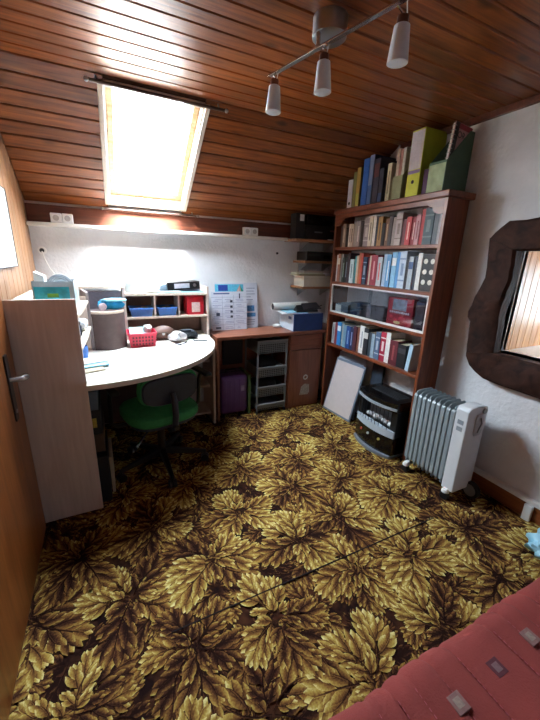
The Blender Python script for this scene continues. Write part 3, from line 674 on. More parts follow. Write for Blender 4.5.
for k in range(7):
    yy = HY0 + .08 + k * .036; r = rnd.uniform(.018, .026)
    build(G().lathe([(r * math.cos(a), r * .8 * math.sin(a)) for a in [-PI / 2 + i * PI / 6 for i in range(7)]], (HX + .04 + rnd.uniform(0, .03), yy, W0 + .068), 10), 'coal', mat('#9c9ca0' if k % 2 else '#d6d8da', .8, .3), ht, smooth=True)
for k in range(9):
    yy = HY0 + .055 + k * .033
    build(G().tube([(curve(yy, .034), yy, W0 + .05), (curve(yy, .034) + .002, yy, W1)], .0022, 6), 'guard_bar', mat('#4c5058', .3, .05, metal=.8), ht)
build(G().prism([(x - .006, y) for x, y in plan(.045)[:15]] + [(x + .003, y) for x, y in plan(.045)[:15]][::-1], 'z', W1 + .012, W1 + .03), 'chrome_strip', mat('#aab2ba', .3, .05, metal=.2), ht, smooth=True)
build(G().prism([(x - .014, y) for x, y in plan(.05)[:15]] + [(HXB, HY1), (HXB, HY0)], 'z', .006, .03), 'base_trim', mat('#8d97a4', .3, .08, metal=.5), ht, .004)
for yy, c in ((1.56, '#c8b060'), (1.66, '#b8b8b8'), (1.74, '#b04030')):
    build(G().cyl((curve(yy, .04) - .008, yy, .125), (curve(yy, .04) + .004, yy, .125), .009, n=12), 'knob', mat(c, .3, .05), ht)
build(G().box((HX + .06, 1.52, HZ), (HX + .17, 1.78, HZ + .002)), 'vent_panel', DARKG, ht)
for k in range(5): build(B((HX + .07 + k * .02, 1.53, HZ + .002), (HX + .078 + k * .02, 1.77, HZ + .004)), 'vent_slot', BLACK, ht)
for yy in (HY0 + .04, HY1 - .04):
    for xx in (HX + .02, HXB - .04): build(G().cyl((xx, yy, .0), (xx, yy, .0058), .015, n=10), 'foot', BLACK, ht)

# oil radiator -----------------------------------------------------------
rd = thing('oil_radiator', 'grey oil-filled radiator with white control end on castors', 'radiator', (1.79, 1.18, 0))
RX0, RX1 = 1.712, 1.865
def fin(y):
    n = 8; pts = []
    def arc(cx, cz, r, a0, a1): return [(cx + r * math.cos(a0 + (a1 - a0) * i / n), cz + r * math.sin(a0 + (a1 - a0) * i / n)) for i in range(n + 1)]
    r = .03
    pts = arc(RX1 - r, .575 - r, r, 0, PI / 2) + arc(RX0 + r, .575 - r, r, PI / 2, PI) + arc(RX0 + .02, .085, .02, PI, 1.5 * PI) + arc(RX1 - .02, .085, .02, 1.5 * PI, 2 * PI)
    g = G().prism(pts, 'y', y - .0035, y + .0035)
    g.prism([(RX0 - .004, .10), (RX0 + .012, .085), (RX0 + .012, .548), (RX0 + .004, .552), (RX0 - .004, .54)], 'y', y - .0125, y + .0125)
    for x in (RX0 + .03, RX1 - .03): g.box((x - .018, y - .011, .11), (x + .018, y + .011, .54))
    return g
RADM = mat('#8a959a', .38, .05)
f0 = build(fin(1.345), 'fin', RADM, rd, .002, 1)
for k in range(1, 9): shared(f0, 'fin', rd, Matrix.Translation((0, -.0325 * k, 0)))
build(G().cyl((1.788, 1.35, .10), (1.788, 1.06, .10), .022).cyl((1.788, 1.35, .53), (1.788, 1.06, .53), .022), 'oil_pipe', RADM, rd)
PNL = mat('#d4d8dc', .4, .03)
pn = build(G().prism([(1.704, .062), (1.704, .575), (1.72, .592), (1.79, .598), (1.862, .585), (1.872, .57), (1.872, .062)], 'y', .992, 1.066), 'control_panel', PNL, rd, .006, 2)
build(B((1.7022, 1.012, .49), (1.704, 1.046, .515)), 'switch', mat('#8c949c', .4), pn); build(B((1.7022, 1.012, .45), (1.704, 1.046, .475)), 'switch', mat('#8c949c', .4), pn)
build(G().prism([(1.78, .42), (1.83, .42), (1.84, .44), (1.84, .53), (1.83, .55), (1.78, .55), (1.77, .53), (1.77, .44)], 'y', .985, .992), 'cord_holder', mat('#b8bec4', .4), pn, .002)
build(G().tube([(1.80, .984, .44), (1.80, .978, .47), (1.81, .976, .50), (1.805, .982, .53)], .004), 'cord', GREYP, pn)
build(G().cyl((1.835, .984, .565), (1.835, .992, .565), .016), 'thermostat_knob', GREYP, pn)
for yy, nm in ((1.325, 'front'), (1.03, 'rear')):
    ft = build(G().box((1.69, yy - .014, .058), (1.89, yy + .014, .074)), 'axle_bracket', WHITE, rd, .003)
    for xx in (1.70, 1.88):
        build(G().lathe([(0, .07), (.017, .068), (.022, .058), (.022, .05), (.016, .046)], (xx, yy, 0), 14), 'castor_hood', WHITE, ft, smooth=True)
        build(G().cyl((xx - .014, yy, .024), (xx + .014, yy, .024), .024, n=16), 'castor_wheel', BLACK, ft)
wh = build(G().cyl((1.84, .975, .055), (1.868, .975, .055), .052, n=24).xf(Matrix.Identity(4)), 'cord_reel_wheel', BLACK, rd, .004)
build(G().cyl((1.836, .975, .055), (1.84, .975, .055), .036, n=20), 'hub', GREYP, wh)

# ================================================================== LEFT CORNER DESK GROUP
su = thing('side_shelf_unit', 'tall pale laminate shelf unit with plain end panel beside the door', 'shelf unit', (-.26, 2.05, 0))
build(B((-.385, 1.742, .004), (-.118, 1.76, 1.135)), 'end_panel', MELA, su, .0015)
build(B((-.385, 1.7605, .75), (-.375, 2.40, 1.12)), 'back_panel', MELAH, su)
SHP = [(-.3745, 1.7605), (-.12, 1.7605), (-.104, 2.0), (-.092, 2.345), (-.3745, 2.361)]
build(G().prism(SHP, 'z', 1.042, 1.058), 'top_shelf', MELAH, su, .0015)
build(G().prism(SHP, 'z', .885, .90), 'middle_shelf', MELAH, su, .0015)
build(B((-.3745, 2.362, .7505), (-.105, 2.378, 1.08)), 'divider', MELA, su)
build(B((-.385, 2.38, .004), (-.15, 2.398, .70)), 'lower_panel', MELA, su)
build(B((-.3845, 1.7605, .30), (-.13, 2.379, .316)), 'lower_shelf', MELAH, su)

DC, DR, DZ1 = (-.1, 2.5), .815, .738
arc = [(DC[0] + DR * math.cos(a), DC[1] + DR * math.sin(a)) for a in [-PI / 2 - .02 + (PI / 2 + .06) * i / 40 for i in range(41)]]
top = [(-.372, 1.7625), (-.116, 1.7625)] + arc + [(.745, 2.60), (.745, 2.788), (-.372, 2.788)]
dk = thing('corner_desk', 'large white rounded corner desk top under the skylight', 'desk', (.2, 2.3, 0))
build(G().prism(top, 'z', DZ1 - .024, DZ1), 'desk_top', WHITETOP, dk, .0)
ed = [(DC[0] + (DR + .002) * math.cos(a), DC[1] + (DR + .002) * math.sin(a)) for a in [-PI / 2 - .02 + (PI / 2 + .06) * i / 40 for i in range(41)]]
build(G().prism(ed + arc[::-1], 'z', DZ1 - .026, DZ1 - .001), 'edge_band', mat('#cfc4b8', .45, .04), dk, smooth=True)
build(B((.722, 2.46, .004), (.74, 2.78, .7135)), 'end_panel', MELA, dk)
build(B((.50, 2.56, .004), (.516, 2.78, .7135)), 'inner_panel', MELA, dk)
build(B((-.37, 2.765, .02), (.4995, 2.778, .7135)), 'shade_panel', MELAB, dk)  # dark sheet added before the pale wall for the shade under the desk
for z in (.30, .52, .06): build(B((.5165, 2.55, z), (.7215, 2.78, z + .016)), 'end_shelf', MELAH, dk)

hu = thing('desk_hutch', 'pale desk hutch with two shelves standing on the white desk', 'shelf unit', (.42, 2.68, DZ1))
HF = 2.575
build(B((.715, HF, DZ1 + .0005), (.733, 2.785, 1.118)), 'side_panel', MELA, hu, .0015)
build(B((.115, HF, DZ1 + .0005), (.133, 2.785, 1.118)), 'side_panel', MELA, hu, .0015)
build(B((.1335, HF, 1.055), (.7145, 2.785, 1.073)), 'top_shelf', MELAH, hu, .0015)
build(B((.1335, HF, .888), (.7145, 2.785, .904)), 'middle_shelf', MELAH, hu, .0015)
build(B((.1335, 2.775, DZ1 + .0005), (.7145, 2.784, 1.0545)), 'back_panel', mat('#7b5a4c', .6, .1), hu)
build(B((.1335, 2.775, 1.0735), (.7145, 2.784, 1.11)), 'upper_back', mat('#8d8790', .6, .1), hu)
for x in (.325, .50): build(B((x, HF + .03, .9045), (x + .012, 2.774, 1.0545)), 'divider', MELA, hu)

cu_ = thing('corner_cabinet', 'corner cabinet with curved dark brown door and grey upper back', 'cabinet', (.0, 2.5, DZ1))
def cface(t, bow=.055):
    a, b = Vector((-.085, 2.355)), Vector((.108, 2.40)); p = a.lerp(b, t); n = Vector((b.y - a.y, -(b.x - a.x))).normalized()
    return p + n * bow * (1 - (2 * t - 1) ** 2)
fr1 = [tuple(cface(i / 12)) for i in range(13)]; fr2 = [(x - .0, y + .014) for x, y in fr1]
build(G().prism(fr1 + fr2[::-1], 'z', DZ1 + .0005, .972), 'curved_door', mat('#5c4a48', .5, .12), cu_, smooth=True)
build(G().prism([(x, y - .001) for x, y in fr1] + [(x, y + .03) for x, y in fr1][::-1], 'z', .9725, .986), 'door_edge', MELAH, cu_, smooth=True)
build(G().hexa([Vector(p) for p in ((-.10, 2.36, DZ1 + .0005), (-.087, 2.356, DZ1 + .0005), (-.13, 2.62, DZ1 + .0005), (-.145, 2.62, DZ1 + .0005), (-.10, 2.36, 1.105), (-.087, 2.356, 1.105), (-.13, 2.62, 1.105), (-.145, 2.62, 1.105))]), 'side_panel', mat('#a59c9e', .5, .06), cu_)
build(B((-.36, 2.60, DZ1 + .0005), (-.146, 2.615, 1.105)), 'side_panel', mat('#bdb2ae', .5, .06), cu_)
build(G().prism(fr1[:1] + fr1[-1:] + [(.108, 2.76), (-.128, 2.76), (-.128, 2.625)], 'z', .955, .971), 'inner_shelf', MELAB, cu_)
build(B((-.126, 2.60, .9715), (.108, 2.615, 1.088)), 'back_panel', mat('#5c545c', .6, .15, 60, bump=.4, bscale=120), cu_)
build(B((-.36, 2.598, 1.1055), (.112, 2.785, 1.12)), 'top_board', MELAH, cu_)

# toy bag in the corner cabinet
def blob(name, c, r, m, label, cat, seed, amp=.25, parent=None, nu=14, nv=10, flat=0.0):
    rnd = random.Random(seed); ph = [(rnd.uniform(1, 5), rnd.uniform(1, 5), rnd.uniform(0, 6), rnd.uniform(.3, 1)) for _ in range(6)]
    c = Vector(c)
    def fn(u, v):
        th = 2 * PI * u; f = PI * v
        d = Vector((math.sin(f) * math.cos(th), math.sin(f) * math.sin(th), -math.cos(f)))
        k = 1 + amp * sum(q[3] * math.sin(q[0] * d.x * 2 + q[1] * d.y * 2 + q[2] + d.z * q[0]) for q in ph) / 3
        p = Vector((d.x * r[0] * k, d.y * r[1] * k, d.z * r[2] * k))
        p.z = max(p.z, -r[2] * (1 - flat)); return c + p
    g = G().grid(fn, nu, nv)
    o = build(g, name, m, parent, smooth=True)
    if parent is None: tag(o, label, cat)
    return o
bagm = thing('toy_bag', 'blue printed plastic bag lying in the corner cabinet opening', 'bag', (.04, 2.45, .987))
blob('bag_body', (.035, 2.44, 1.017), (.085, .05, .034), mat('#2f9fd0', .25, .25, 25), '', '', 5, .12, bagm, flat=.1)
blob('bag_flap', (.055, 2.42, 1.050), (.075, .05, .012), mat('#7cc4d8', .25, .3, 30), '', '', 6, .2, bagm)
build(G().lathe([(.0, 0), (.022, .001), (.024, .004), (.016, .006), (.012, .004)], (0, 0, 0), 16).xf(Matrix.Translation((-.015, 2.392, 1.012)) @ Matrix.Rotation(PI / 2, 4, 'X')), 'printed_ring', mat('#e8d8e4', .4, .2, 40), bagm)

# boxes and things in the hutch
def tray(name, x0, x1, y0_, y1_, z0, h, col, label, cat, tap=.012, slots=False):
    t = thing(name, label, cat, ((x0 + x1) / 2, (y0_ + y1_) / 2, z0)); m = mat(col, .4, .08)
    w_ = .004
    def ring(z, ins, thick):
        return [(x0 + ins, y0_ + ins, z), (x1 - ins, y0_ + ins, z), (x1 - ins, y1_ - ins, z), (x0 + ins, y1_ - ins, z)]
    A = ring(z0, tap, 0); Bo = ring(z0 + h, 0, 0); C = ring(z0 + h, w_, 0); D = ring(z0 + w_, tap + w_, 0)
    fs = [(3, 2, 1, 0)]
    for k in range(3):
        for i in range(4): fs.append((k * 4 + i, k * 4 + (i + 1) % 4, k * 4 + 4 + (i + 1) % 4, k * 4 + 4 + i))
    fs.append((12, 13, 14, 15))
    build(G().add(A + Bo + C + D, fs), 'body', m, t)
    g = G()
    for a, b in ((Bo[0], Bo[1]), (Bo[1], Bo[2]), (Bo[2], Bo[3]), (Bo[3], Bo[0])): g.tube([a, b], .0045, 8)
    build(g, 'rim', m, t, smooth=True)
    if slots:
        g = G()
        for r_ in range(3):
            for k in range(7):
                f = (k + .5) / 7; zz = z0 + h * (.22 + .25 * r_); ins = tap * (1 - (zz - z0) / h) - .0008
                xx = x0 + .02 + (x1 - x0 - .04) * f
                g.box((xx - .006, y0_ + ins - .0006, zz - .007), (xx + .006, y0_ + ins + .001, zz + .007))
                yy = y0_ + .02 + (y1_ - y0_ - .04) * f
                g.box((x1 - ins - .001, yy - .006, zz - .007), (x1 - ins + .0006, yy + .006, zz + .007))
        build(g, 'slots', mat('#5c0c1c', .6, .1), t)['kind'] = 'stuff'
    return t
tray('blue_tray', .155, .315, HF + .005, 2.74, .9045, .058, '#3f6fb4', 'blue plastic tray at the left in the hutch compartment', 'tray')
tray('blue_tray', .345, .487, HF + .005, 2.74, .9045, .058, '#3c70b8', 'blue plastic tray in the middle compartment of the hutch', 'tray')
for i, (x, y_, c, lab) in enumerate(((.212, 2.635, '#8c8c94', 'grey small roll in the left blue tray'), (.262, 2.69, '#b8a88c', 'beige small roll in the left blue tray'), (.398, 2.635, '#4c4640', 'dark small roll in the middle blue tray'), (.43, 2.692, '#8a6c50', 'brown small roll in the middle blue tray'))):
    t = thing('tape_roll', lab, 'roll', (x, y_, .909)); build(G().lathe([(.014, 0), (.03, 0), (.03, .05), (.014, .05), (.014, 0)], (x, y_, .9095), 16), 'roll', mat(c, .6, .15), t, smooth=True); build(G().lathe([(.0135, .001), (.0135, .056), (.011, .056), (.011, .001)], (x, y_, .9095), 14), 'core', mat('#a58c6c', .8), t)
rb = thing('red_tin', 'red box with white label at the right end of the hutch', 'box', (.63, 2.64, .9045))
bb_ = build(B((.565, HF + .012, .9045), (.695, 2.72, 1.036)), 'box', mat('#c01c2c', .4, .08), rb, .004)
build(B((.562, HF + .009, 1.0365), (.698, 2.723, 1.048)), 'lid', mat('#b01828', .4, .08), rb, .003)
build(B((.60, HF + .0112, .925), (.665, HF + .012, 1.0)), 'label', mat('#e0c4c0', .6, .12, 90), bb_)
bk = tray('red_basket', .116, .296, 2.335, 2.50, DZ1 + .0005, .092, '#c41c3c', 'bright red slotted plastic basket on the white desk', 'basket', slots=True)
tag(build(G().hexa([Vector(p) for p in ((.13, 2.36, .815), (.24, 2.38, .815), (.24, 2.46, .845), (.13, 2.46, .845), (.13, 2.36, .825), (.24, 2.38, .825), (.24, 2.46, .855), (.13, 2.46, .855))]), 'notepad', mat('#8cc0c8', .6, .15), None, .001), 'pale teal notepad lying in the red basket', 'notepad')
blob('tissue', (.245, 2.40, .85), (.028, .03, .03), PAPER, 'crumpled white tissue sticking out of the red basket', 'tissue', 9, .3)
tag(build(B((.145, 2.43, .7445), (.26, 2.478, .812)), 'small_carton', mat('#50606c', .5, .2), None, .002), 'dark grey carton inside the red basket', 'carton')
bg_ = thing('brown_pouch', 'brown leather-like pouch lying behind the red basket', 'pouch', (.36, 2.50, DZ1))
blob('pouch_body', (.365, 2.535, DZ1 + .049), (.085, .05, .048), mat('#64463a', .6, .15, 20), '', '', 12, .16, bg_, flat=.02)
build(G().tube([(.31, 2.49, .775), (.34, 2.478, .80), (.38, 2.478, .80), (.41, 2.49, .77)], .005), 'strap', mat('#4a3328', .6), bg_, smooth=True)
build(G().cyl((.362, 2.486, .79), (.362, 2.476, .79), .010, n=12), 'clasp', STEEL, bg_)
blob('crumpled_bag', (.455, 2.43, DZ1 + .036), (.065, .05, .035), mat('#b8b4b4', .35, .2, 30), 'crumpled clear grey plastic bag on the desk', 'bag', 21, .4)
blob('dark_cloth', (.545, 2.50, DZ1 + .037), (.075, .05, .036), mat('#2b2e34', .8, .2), 'crumpled dark grey cloth by the right hutch panel', 'cloth', 31, .3)
for i, (a, b, c, lab) in enumerate((((.45, 2.33), (.50, 2.36), '#c8c8cc', 'short white pen on the desk by the plastic bag'), ((.56, 2.40), (.66, 2.375), '#2c3038', 'black pen lying near the desk rim'), ((.42, 2.355), (.455, 2.31), '#3c4250', 'dark blue pen in front of the plastic bag'))):
    t = thing('pen', lab, 'pen', (*a, DZ1)); A, Bp = Vector((*a, DZ1 + .0048)), Vector((*b, DZ1 + .0048))
    build(G().cyl(A, A.lerp(Bp, .7), .0042, n=8), 'barrel', mat(c, .4), t); build(G().cyl(A.lerp(Bp, .7), Bp, .0046, .0035, n=8), 'cap', DARKG, t)
# on top of the hutch
cupt = thing('glass_tumbler', 'clear drinking glass on the left of the hutch top', 'glass', (.165, 2.64, 1.0735))
build(G().lathe([(0, 0), (.026, 0), (.033, .075), (.0315, .075), (.025, .004), (0, .004)], (.165, 2.64, 1.0737), 20), 'tumbler', mat('#d4dfe2', .15, .02), cupt, smooth=True)
cupt.children[0].data.materials[0].node_tree.nodes['Principled BSDF'].inputs['Transmission Weight'].default_value = .3
for k, (x0, x1, c, lab) in enumerate(((.36, .62, '#9ccce0', 'light blue paper sheaf under the black binder'), (.27, .52, '#ece9e2', 'white papers spread on the hutch top'))):
    tag(build(G().hexa([Vector((x, y_, z)) for z in (1.0737 + k * .0065, 1.0737 + k * .0065 + .006) for x, y_ in ((x0, 2.575 + k * .03), (x1 + .08 * (1 - k), 2.585), (x1 + .08 * (1 - k), 2.75), (x0, 2.74))]), 'paper_sheaf', mat(c, .7, .08, 15), None), lab, 'papers')
lbn = thing('lever_arch_binder', 'black lever arch binder with white label lying on the hutch top', 'binder', (.54, 2.67, 1.09))
Mb = Matrix.Translation((.43, 2.60, 1.088)) @ Matrix.Rotation(.05, 4, 'Z') @ Matrix.Rotation(-.05, 4, 'Y')
s_ = build(G().box((0, 0, 0), (.245, .006, .058)).xf(Mb), 'spine', BLACK, lbn, .002)
build(G().box((0, .006, 0), (.245, .15, .004)).box((0, .006, .054), (.245, .15, .058)).xf(Mb), 'cover', BLACK, lbn)
build(G().box((.01, .012, .005), (.235, .14, .045)).xf(Mb), 'sheets', PAPER, lbn)
build(G().box((.05, -.001, .012), (.165, 0, .047)).xf(Mb), 'spine_label', mat('#b8b4bc', .6, .08), s_)
build(G().cyl((.205, -.0012, .03), (.205, .001, .03), .013, n=18).xf(Mb), 'finger_ring', CHROME, s_)
tag(build(G().hexa([Vector(p) for p in ((.37, 2.61, 1.088), (.43, 2.598, 1.088), (.43, 2.70, 1.088), (.37, 2.70, 1.088), (.385, 2.62, 1.125), (.425, 2.605, 1.135), (.425, 2.70, 1.135), (.385, 2.70, 1.125))]), 'grey_case', mat('#4c5c68', .5, .2), None, .003), 'small grey-blue case left of the lying black binder', 'case')
# on the side shelf unit
bn = thing('storage_bin', 'clear plastic bin with blue-green label on the shelf unit', 'bin', (-.21, 1.93, 1.0585))
PB = mat('#cfe0e6', .25, .05); PB.node_tree.nodes['Principled BSDF'].inputs['Transmission Weight'].default_value = .4
X0, X1, Y0_, Y1_, Z0, Z1 = -.29, -.125, 1.85, 2.03, 1.0585, 1.205
body = build(G().box((X0, Y0_, Z0), (X1, Y1_, Z0 + .004)).box((X0, Y0_, Z0), (X1, Y0_ + .004, Z1)).box((X0, Y1_ - .004, Z0), (X1, Y1_, Z1)).box((X0, Y0_, Z0), (X0 + .004, Y1_, Z1)).box((X1 - .004, Y0_, Z0), (X1, Y1_, Z1)), 'bin_body', PB, bn)
build(B((X0 + .006, Y0_ - .0008, Z0 + .05), (X1 - .02, Y0_, Z0 + .122)), 'label', mat('#2fb0c4', .4, .35, 22), body)
build(B((X0 + .055, Y0_ - .0012, Z0 + .074), (X0 + .10, Y0_ - .0008, Z0 + .092)), 'label_patch', mat('#5ca03c', .4, .25, 60), body)
tag(build(G().hexa([Vector(p) for p in ((-.283, 1.86, 1.064), (-.245, 1.86, 1.064), (-.245, 1.94, 1.064), (-.283, 1.94, 1.064), (-.284, 1.90, 1.245), (-.245, 1.90, 1.225), (-.245, 1.98, 1.225), (-.284, 1.98, 1.245))]), 'paper_stack', PAPER, None), 'white papers sticking up out of the clear bin', 'papers')
dsc = thing('cable_coil', 'flat grey round coil standing in the clear bin', 'coil', (-.19, 1.93, 1.13))
for r_, z_ in ((.05, 0), (.042, .004), (.034, .002)):
    build(G().tube([(-.185 + r_ * math.cos(a), 1.93 + z_, 1.182 + r_ * math.sin(a)) for a in [i * PI / 12 for i in range(25)]], .004, 6), 'loop', mat('#b4bcc4', .5), dsc, smooth=True)
sp_ = thing('small_speaker', 'small grey device behind the clear bin on the shelf unit', 'device', (-.17, 2.18, 1.0585))
d_ = build(B((-.22, 2.12, 1.0585), (-.13, 2.24, 1.19)), 'body', mat('#8c9aa4', .4, .1), sp_, .006)
build(B((-.20, 2.14, 1.19), (-.185, 2.16, 1.2)), 'button', BLACK, d_)
# on the middle shelf and below
t = thing('blue_jar', 'dark blue jar on the side shelf by the corner cabinet', 'jar', (-.16, 1.98, .9005))
build(G().lathe([(0, 0), (.022, 0), (.025, .01), (.025, .07), (.018, .08)], (-.155, 1.98, .9006), 16), 'jar', mat('#28406c', .3), t, smooth=True); build(G().lathe([(.019, .08), (.019, .098), (0, .098)], (-.155, 1.98, .9006), 16), 'lid', WHITE, t, smooth=True)
t = thing('black_jar', 'black jar next to the dark blue jar on side shelf', 'jar', (-.15, 2.07, .9005))
build(G().lathe([(0, 0), (.02, 0), (.022, .01), (.022, .05), (.016, .06)], (-.15, 2.07, .9006), 16), 'jar', BLACK, t, smooth=True); build(G().lathe([(.017, .06), (.017, .075), (0, .075)], (-.15, 2.07, .9006), 16), 'lid', DARKG, t, smooth=True)
blob('white_cloth', (-.15, 2.22, .938), (.05, .075, .036), mat('#d8dce4', .8, .08), 'white folded cloth on the side shelf near the corner', 'cloth', 41, .2)
mg = thing('blue_mug', 'bright blue mug on the desk beneath the side shelf', 'mug', (-.15, 2.14, DZ1))
build(G().lathe([(0, .001), (.03, .001), (.034, .02), (.036, .085), (.033, .085), (.03, .01), (0, .008)], (-.15, 2.14, DZ1), 20), 'mug_body', mat('#2c6cc0', .3), mg, smooth=True)
build(G().tube([(-.184, 2.14, DZ1 + .07), (-.203, 2.14, DZ1 + .066), (-.207, 2.14, DZ1 + .04), (-.183, 2.14, DZ1 + .02)], .005, 8), 'handle', mat('#2c6cc0', .3), mg, smooth=True)
for k, (p, c, lab) in enumerate((([(-.16, 1.86), (-.03, 1.90), (-.06, 2.0), (-.17, 1.96)], '#a89c84', 'brown edged notebook at the bottom of the desk paper pile'), ([(-.15, 1.93), (-.01, 1.96), (-.03, 2.08), (-.17, 2.06)], '#8cc4dc', 'light blue sheet in the pile on the desk'), ([(-.155, 1.97), (.0, 2.02), (-.03, 2.11), (-.165, 2.09)], '#e8eaea', 'white sheet on top of the desk paper pile'))):
    tag(build(G().prism(p, 'z', DZ1 + .0006 + k * .008, DZ1 + .008 + k * .008), 'paper_pile', mat(c, .7, .08), None), lab, 'papers')
# under the desk at left
def carton(name, a, b, col, label, cat, lab=None):
    t = thing(name, label, cat, ((a[0] + b[0]) / 2, (a[1] + b[1]) / 2, a[2]))
    h = b[2] - a[2]
    o = build(B(a, (b[0], b[1], a[2] + h * .78)), 'box', mat(col, .6, .15), t, .002)
    build(B((a[0] - .002, a[1] - .002, a[2] + h * .781), (b[0] + .002, b[1] + .002, b[2])), 'lid', mat(col, .55, .12), t, .002)
    if lab: build(B((b[0] - .11, a[1] - .0008, a[2] + h * .3), (b[0] - .02, a[1], a[2] + h * .68)), 'label', mat(lab, .6, .2, 120), o)
    return t
carton('file_box', (-.34, 1.79, .0065), (-.07, 2.10, .29), '#14161c', 'black box on the floor inside the shelf unit', 'box')
carton('brown_box', (-.345, 1.80, .3165), (-.075, 2.12, .42), '#4a3426', 'dark brown box on the lower shelf of the side unit', 'box')
carton('black_box', (-.34, 1.80, .4205), (-.08, 2.10, .56), '#15171d', 'black box with yellow label stacked under the desk', 'box', '#b49a3c')
carton('grey_box', (-.34, 1.80, .5605), (-.085, 2.08, .66), '#5c6672', 'grey-blue box on top of the stack under the desk', 'box')
tag(build(B((-.066, 1.86, .0065), (-.05, 2.10, .235)), 'cream_folder', mat('#b8a68c', .7, .1), None, .001), 'cream folder standing against the black floor box', 'folder')

# ================================================================== BROWN DESK BY THE BACK WALL
D2F, D2Z = 2.463, .737
d2 = thing('brown_desk', 'brown wooden desk between the white desk and bookcase', 'desk', (1.35, 2.62, 0))
build(B((.757, D2F, D2Z - .028), (1.99, 2.795, D2Z)), 'desk_top', DESKW, d2, .003)
build(B((.765, D2F + .02, .004), (.783, 2.79, D2Z - .0285)), 'side_panel', DESKW, d2)
build(B((.7835, 2.775, .25), (1.42, 2.79, D2Z - .0285)), 'modesty_panel', DESKW, d2)
pb = build(B((1.425, D2F + .025, .004), (1.765, 2.785, D2Z - .0285)), 'pedestal', DESKW, d2)
dd_ = build(B((1.43, D2F + .008, .03), (1.76, D2F + .0245, .565)), 'pedestal_door', wood('#6e3c28', '#8a5440', (12, 12, 1), .4, 4.0, rnd=0.1), pb, .003)
build(B((1.43, D2F + .008, .57), (1.76, D2F + .0245, .704)), 'drawer_front', wood('#6e3c28', '#8a5440', (1, 12, 12), .4, 4.0, rnd=0.1), pb, .003)
yq = D2F + .0075
st = thing('door_sticker', 'pale torn sticker with a ring mark on the pedestal door', 'sticker', (1.60, yq, .20))
ring = [(1.605 + .026 * math.cos(t * PI / 10), .30 + .026 * math.sin(t * PI / 10)) for t in range(20)]; ring2 = [(1.605 + .013 * math.cos(t * PI / 10), .30 + .013 * math.sin(t * PI / 10)) for t in range(20)]
g = G(); n = 20
g.add([(x, yq - .0006, z) for x, z in ring] + [(x, yq - .0006, z) for x, z in ring2], [(i, (i + 1) % n, n + (i + 1) % n, n + i) for i in range(n)])
build(g, 'ring_mark', mat('#c8c4bc', .6, .2), st)
build(G().prism([(1.55, .13), (1.64, .125), (1.655, .15), (1.65, .225), (1.60, .235), (1.565, .21)], 'y', yq - .0007, yq), 'paper', mat('#a89c90', .7, .3, 70), st)

# plastic storage cart
ct = thing('storage_cart', 'grey plastic mesh storage cart with four baskets under brown desk', 'storage cart', (1.25, 2.6, 0))
CM = mat('#737c82', .45, .08); CDK = mat('#15171b', .6, .1)
CX0, CX1, CY0, CY1 = 1.115, 1.405, 2.475, 2.765
for x in (CX0, CX1 - .014):
    for y_ in (CY0, CY1 - .014): build(B((x, y_, .03), (x + .014, y_ + .014, .675)), 'post', CM, ct, .003)
for x in (CX0 + .007, CX1 - .007):
    for y_ in (CY0 + .007, CY1 - .007): build(G().cyl((x - .008, y_, .0165), (x + .008, y_, .0165), .0165, n=12), 'castor', BLACK, ct)
for i, (z0, hh) in enumerate(((.56, .105), (.345, .085), (.165, .085), (.035, .05))):
    bkt = build(G().box((CX0 + .015, CY0 + .002, z0), (CX1 - .015, CY1 - .002, z0 + .006)).box((CX0 + .015, CY0 + .002, z0), (CX1 - .015, CY0 + .008, z0 + hh)).box((CX0 + .015, CY1 - .008, z0), (CX1 - .015, CY1 - .002, z0 + hh)).box((CX0 + .0145, CY0 + .015, z0), (CX0 + .02, CY1 - .015, z0 + hh)).box((CX1 - .02, CY0 + .015, z0), (CX1 - .0145, CY1 - .015, z0 + hh)), 'basket', CM, ct)
    build(B((CX0 + .002, CY0 - .006, z0 + hh), (CX1 - .002, CY0 + .012, z0 + hh + .012)), 'rim', mat('#8a9196', .4, .06), bkt, .003)
    g = G(); r_ = int((hh - .02) / .016)
    for a in range(14):
        for b in range(r_):
            xx = CX0 + .026 + a * .0178; zz = z0 + .014 + b * .016; g.box((xx - .0055, CY0 + .0012, zz - .005), (xx + .0055, CY0 + .0025, zz + .005))
    build(g, 'mesh_holes', CDK, bkt)['kind'] = 'stuff'
for z0, hh, c, lab in ((.352, .15, '#16181e', 'black bundle in the second basket of the grey cart'), (.172, .13, '#1b1c22', 'black bundle in the third basket of the grey cart'), (.567, .085, '#22262c', 'dark bundle in the top basket of the grey cart')):
    blob('dark_bundle', ((CX0 + CX1) / 2, 2.625, z0 + hh * .5), (.10, .11, hh * .5), mat(c, .7, .2), lab, 'bundle', int(z0 * 100), .12, flat=.03)
# purple suitcase under the desk
sc = thing('suitcase', 'purple hard-shell suitcase standing under the brown desk', 'suitcase', (.93, 2.6, 0))
SM = mat('#5c3a70', .35, .12, 10)
bod = build(B((.80, 2.51, .035), (1.045, 2.735, .385)), 'shell', SM, sc, .03, 4, smooth=True)
build(G().box((.797, 2.615, .034), (1.048, 2.625, .388)), 'zip_band', BLACK, sc, .004)
for k in range(5): build(B((.835 + k * .043, 2.507, .08), (.85 + k * .043, 2.513, .35)), 'shell_rib', SM, bod, .002)
build(B((.98, 2.5055, .24), (1.01, 2.507, .29)), 'badge', mat('#8c7c9c', .4, .2), bod)
build(G().tube([(.88, 2.62, .385), (.88, 2.62, .41), (.97, 2.62, .41), (.97, 2.62, .385)], .007), 'handle', BLACK, sc, smooth=True)
for x in (.83, 1.015):
    for y_ in (2.54, 2.70): build(G().cyl((x - .008, y_, .0185), (x + .008, y_, .0185), .0185, n=12), 'wheel', BLACK, sc)
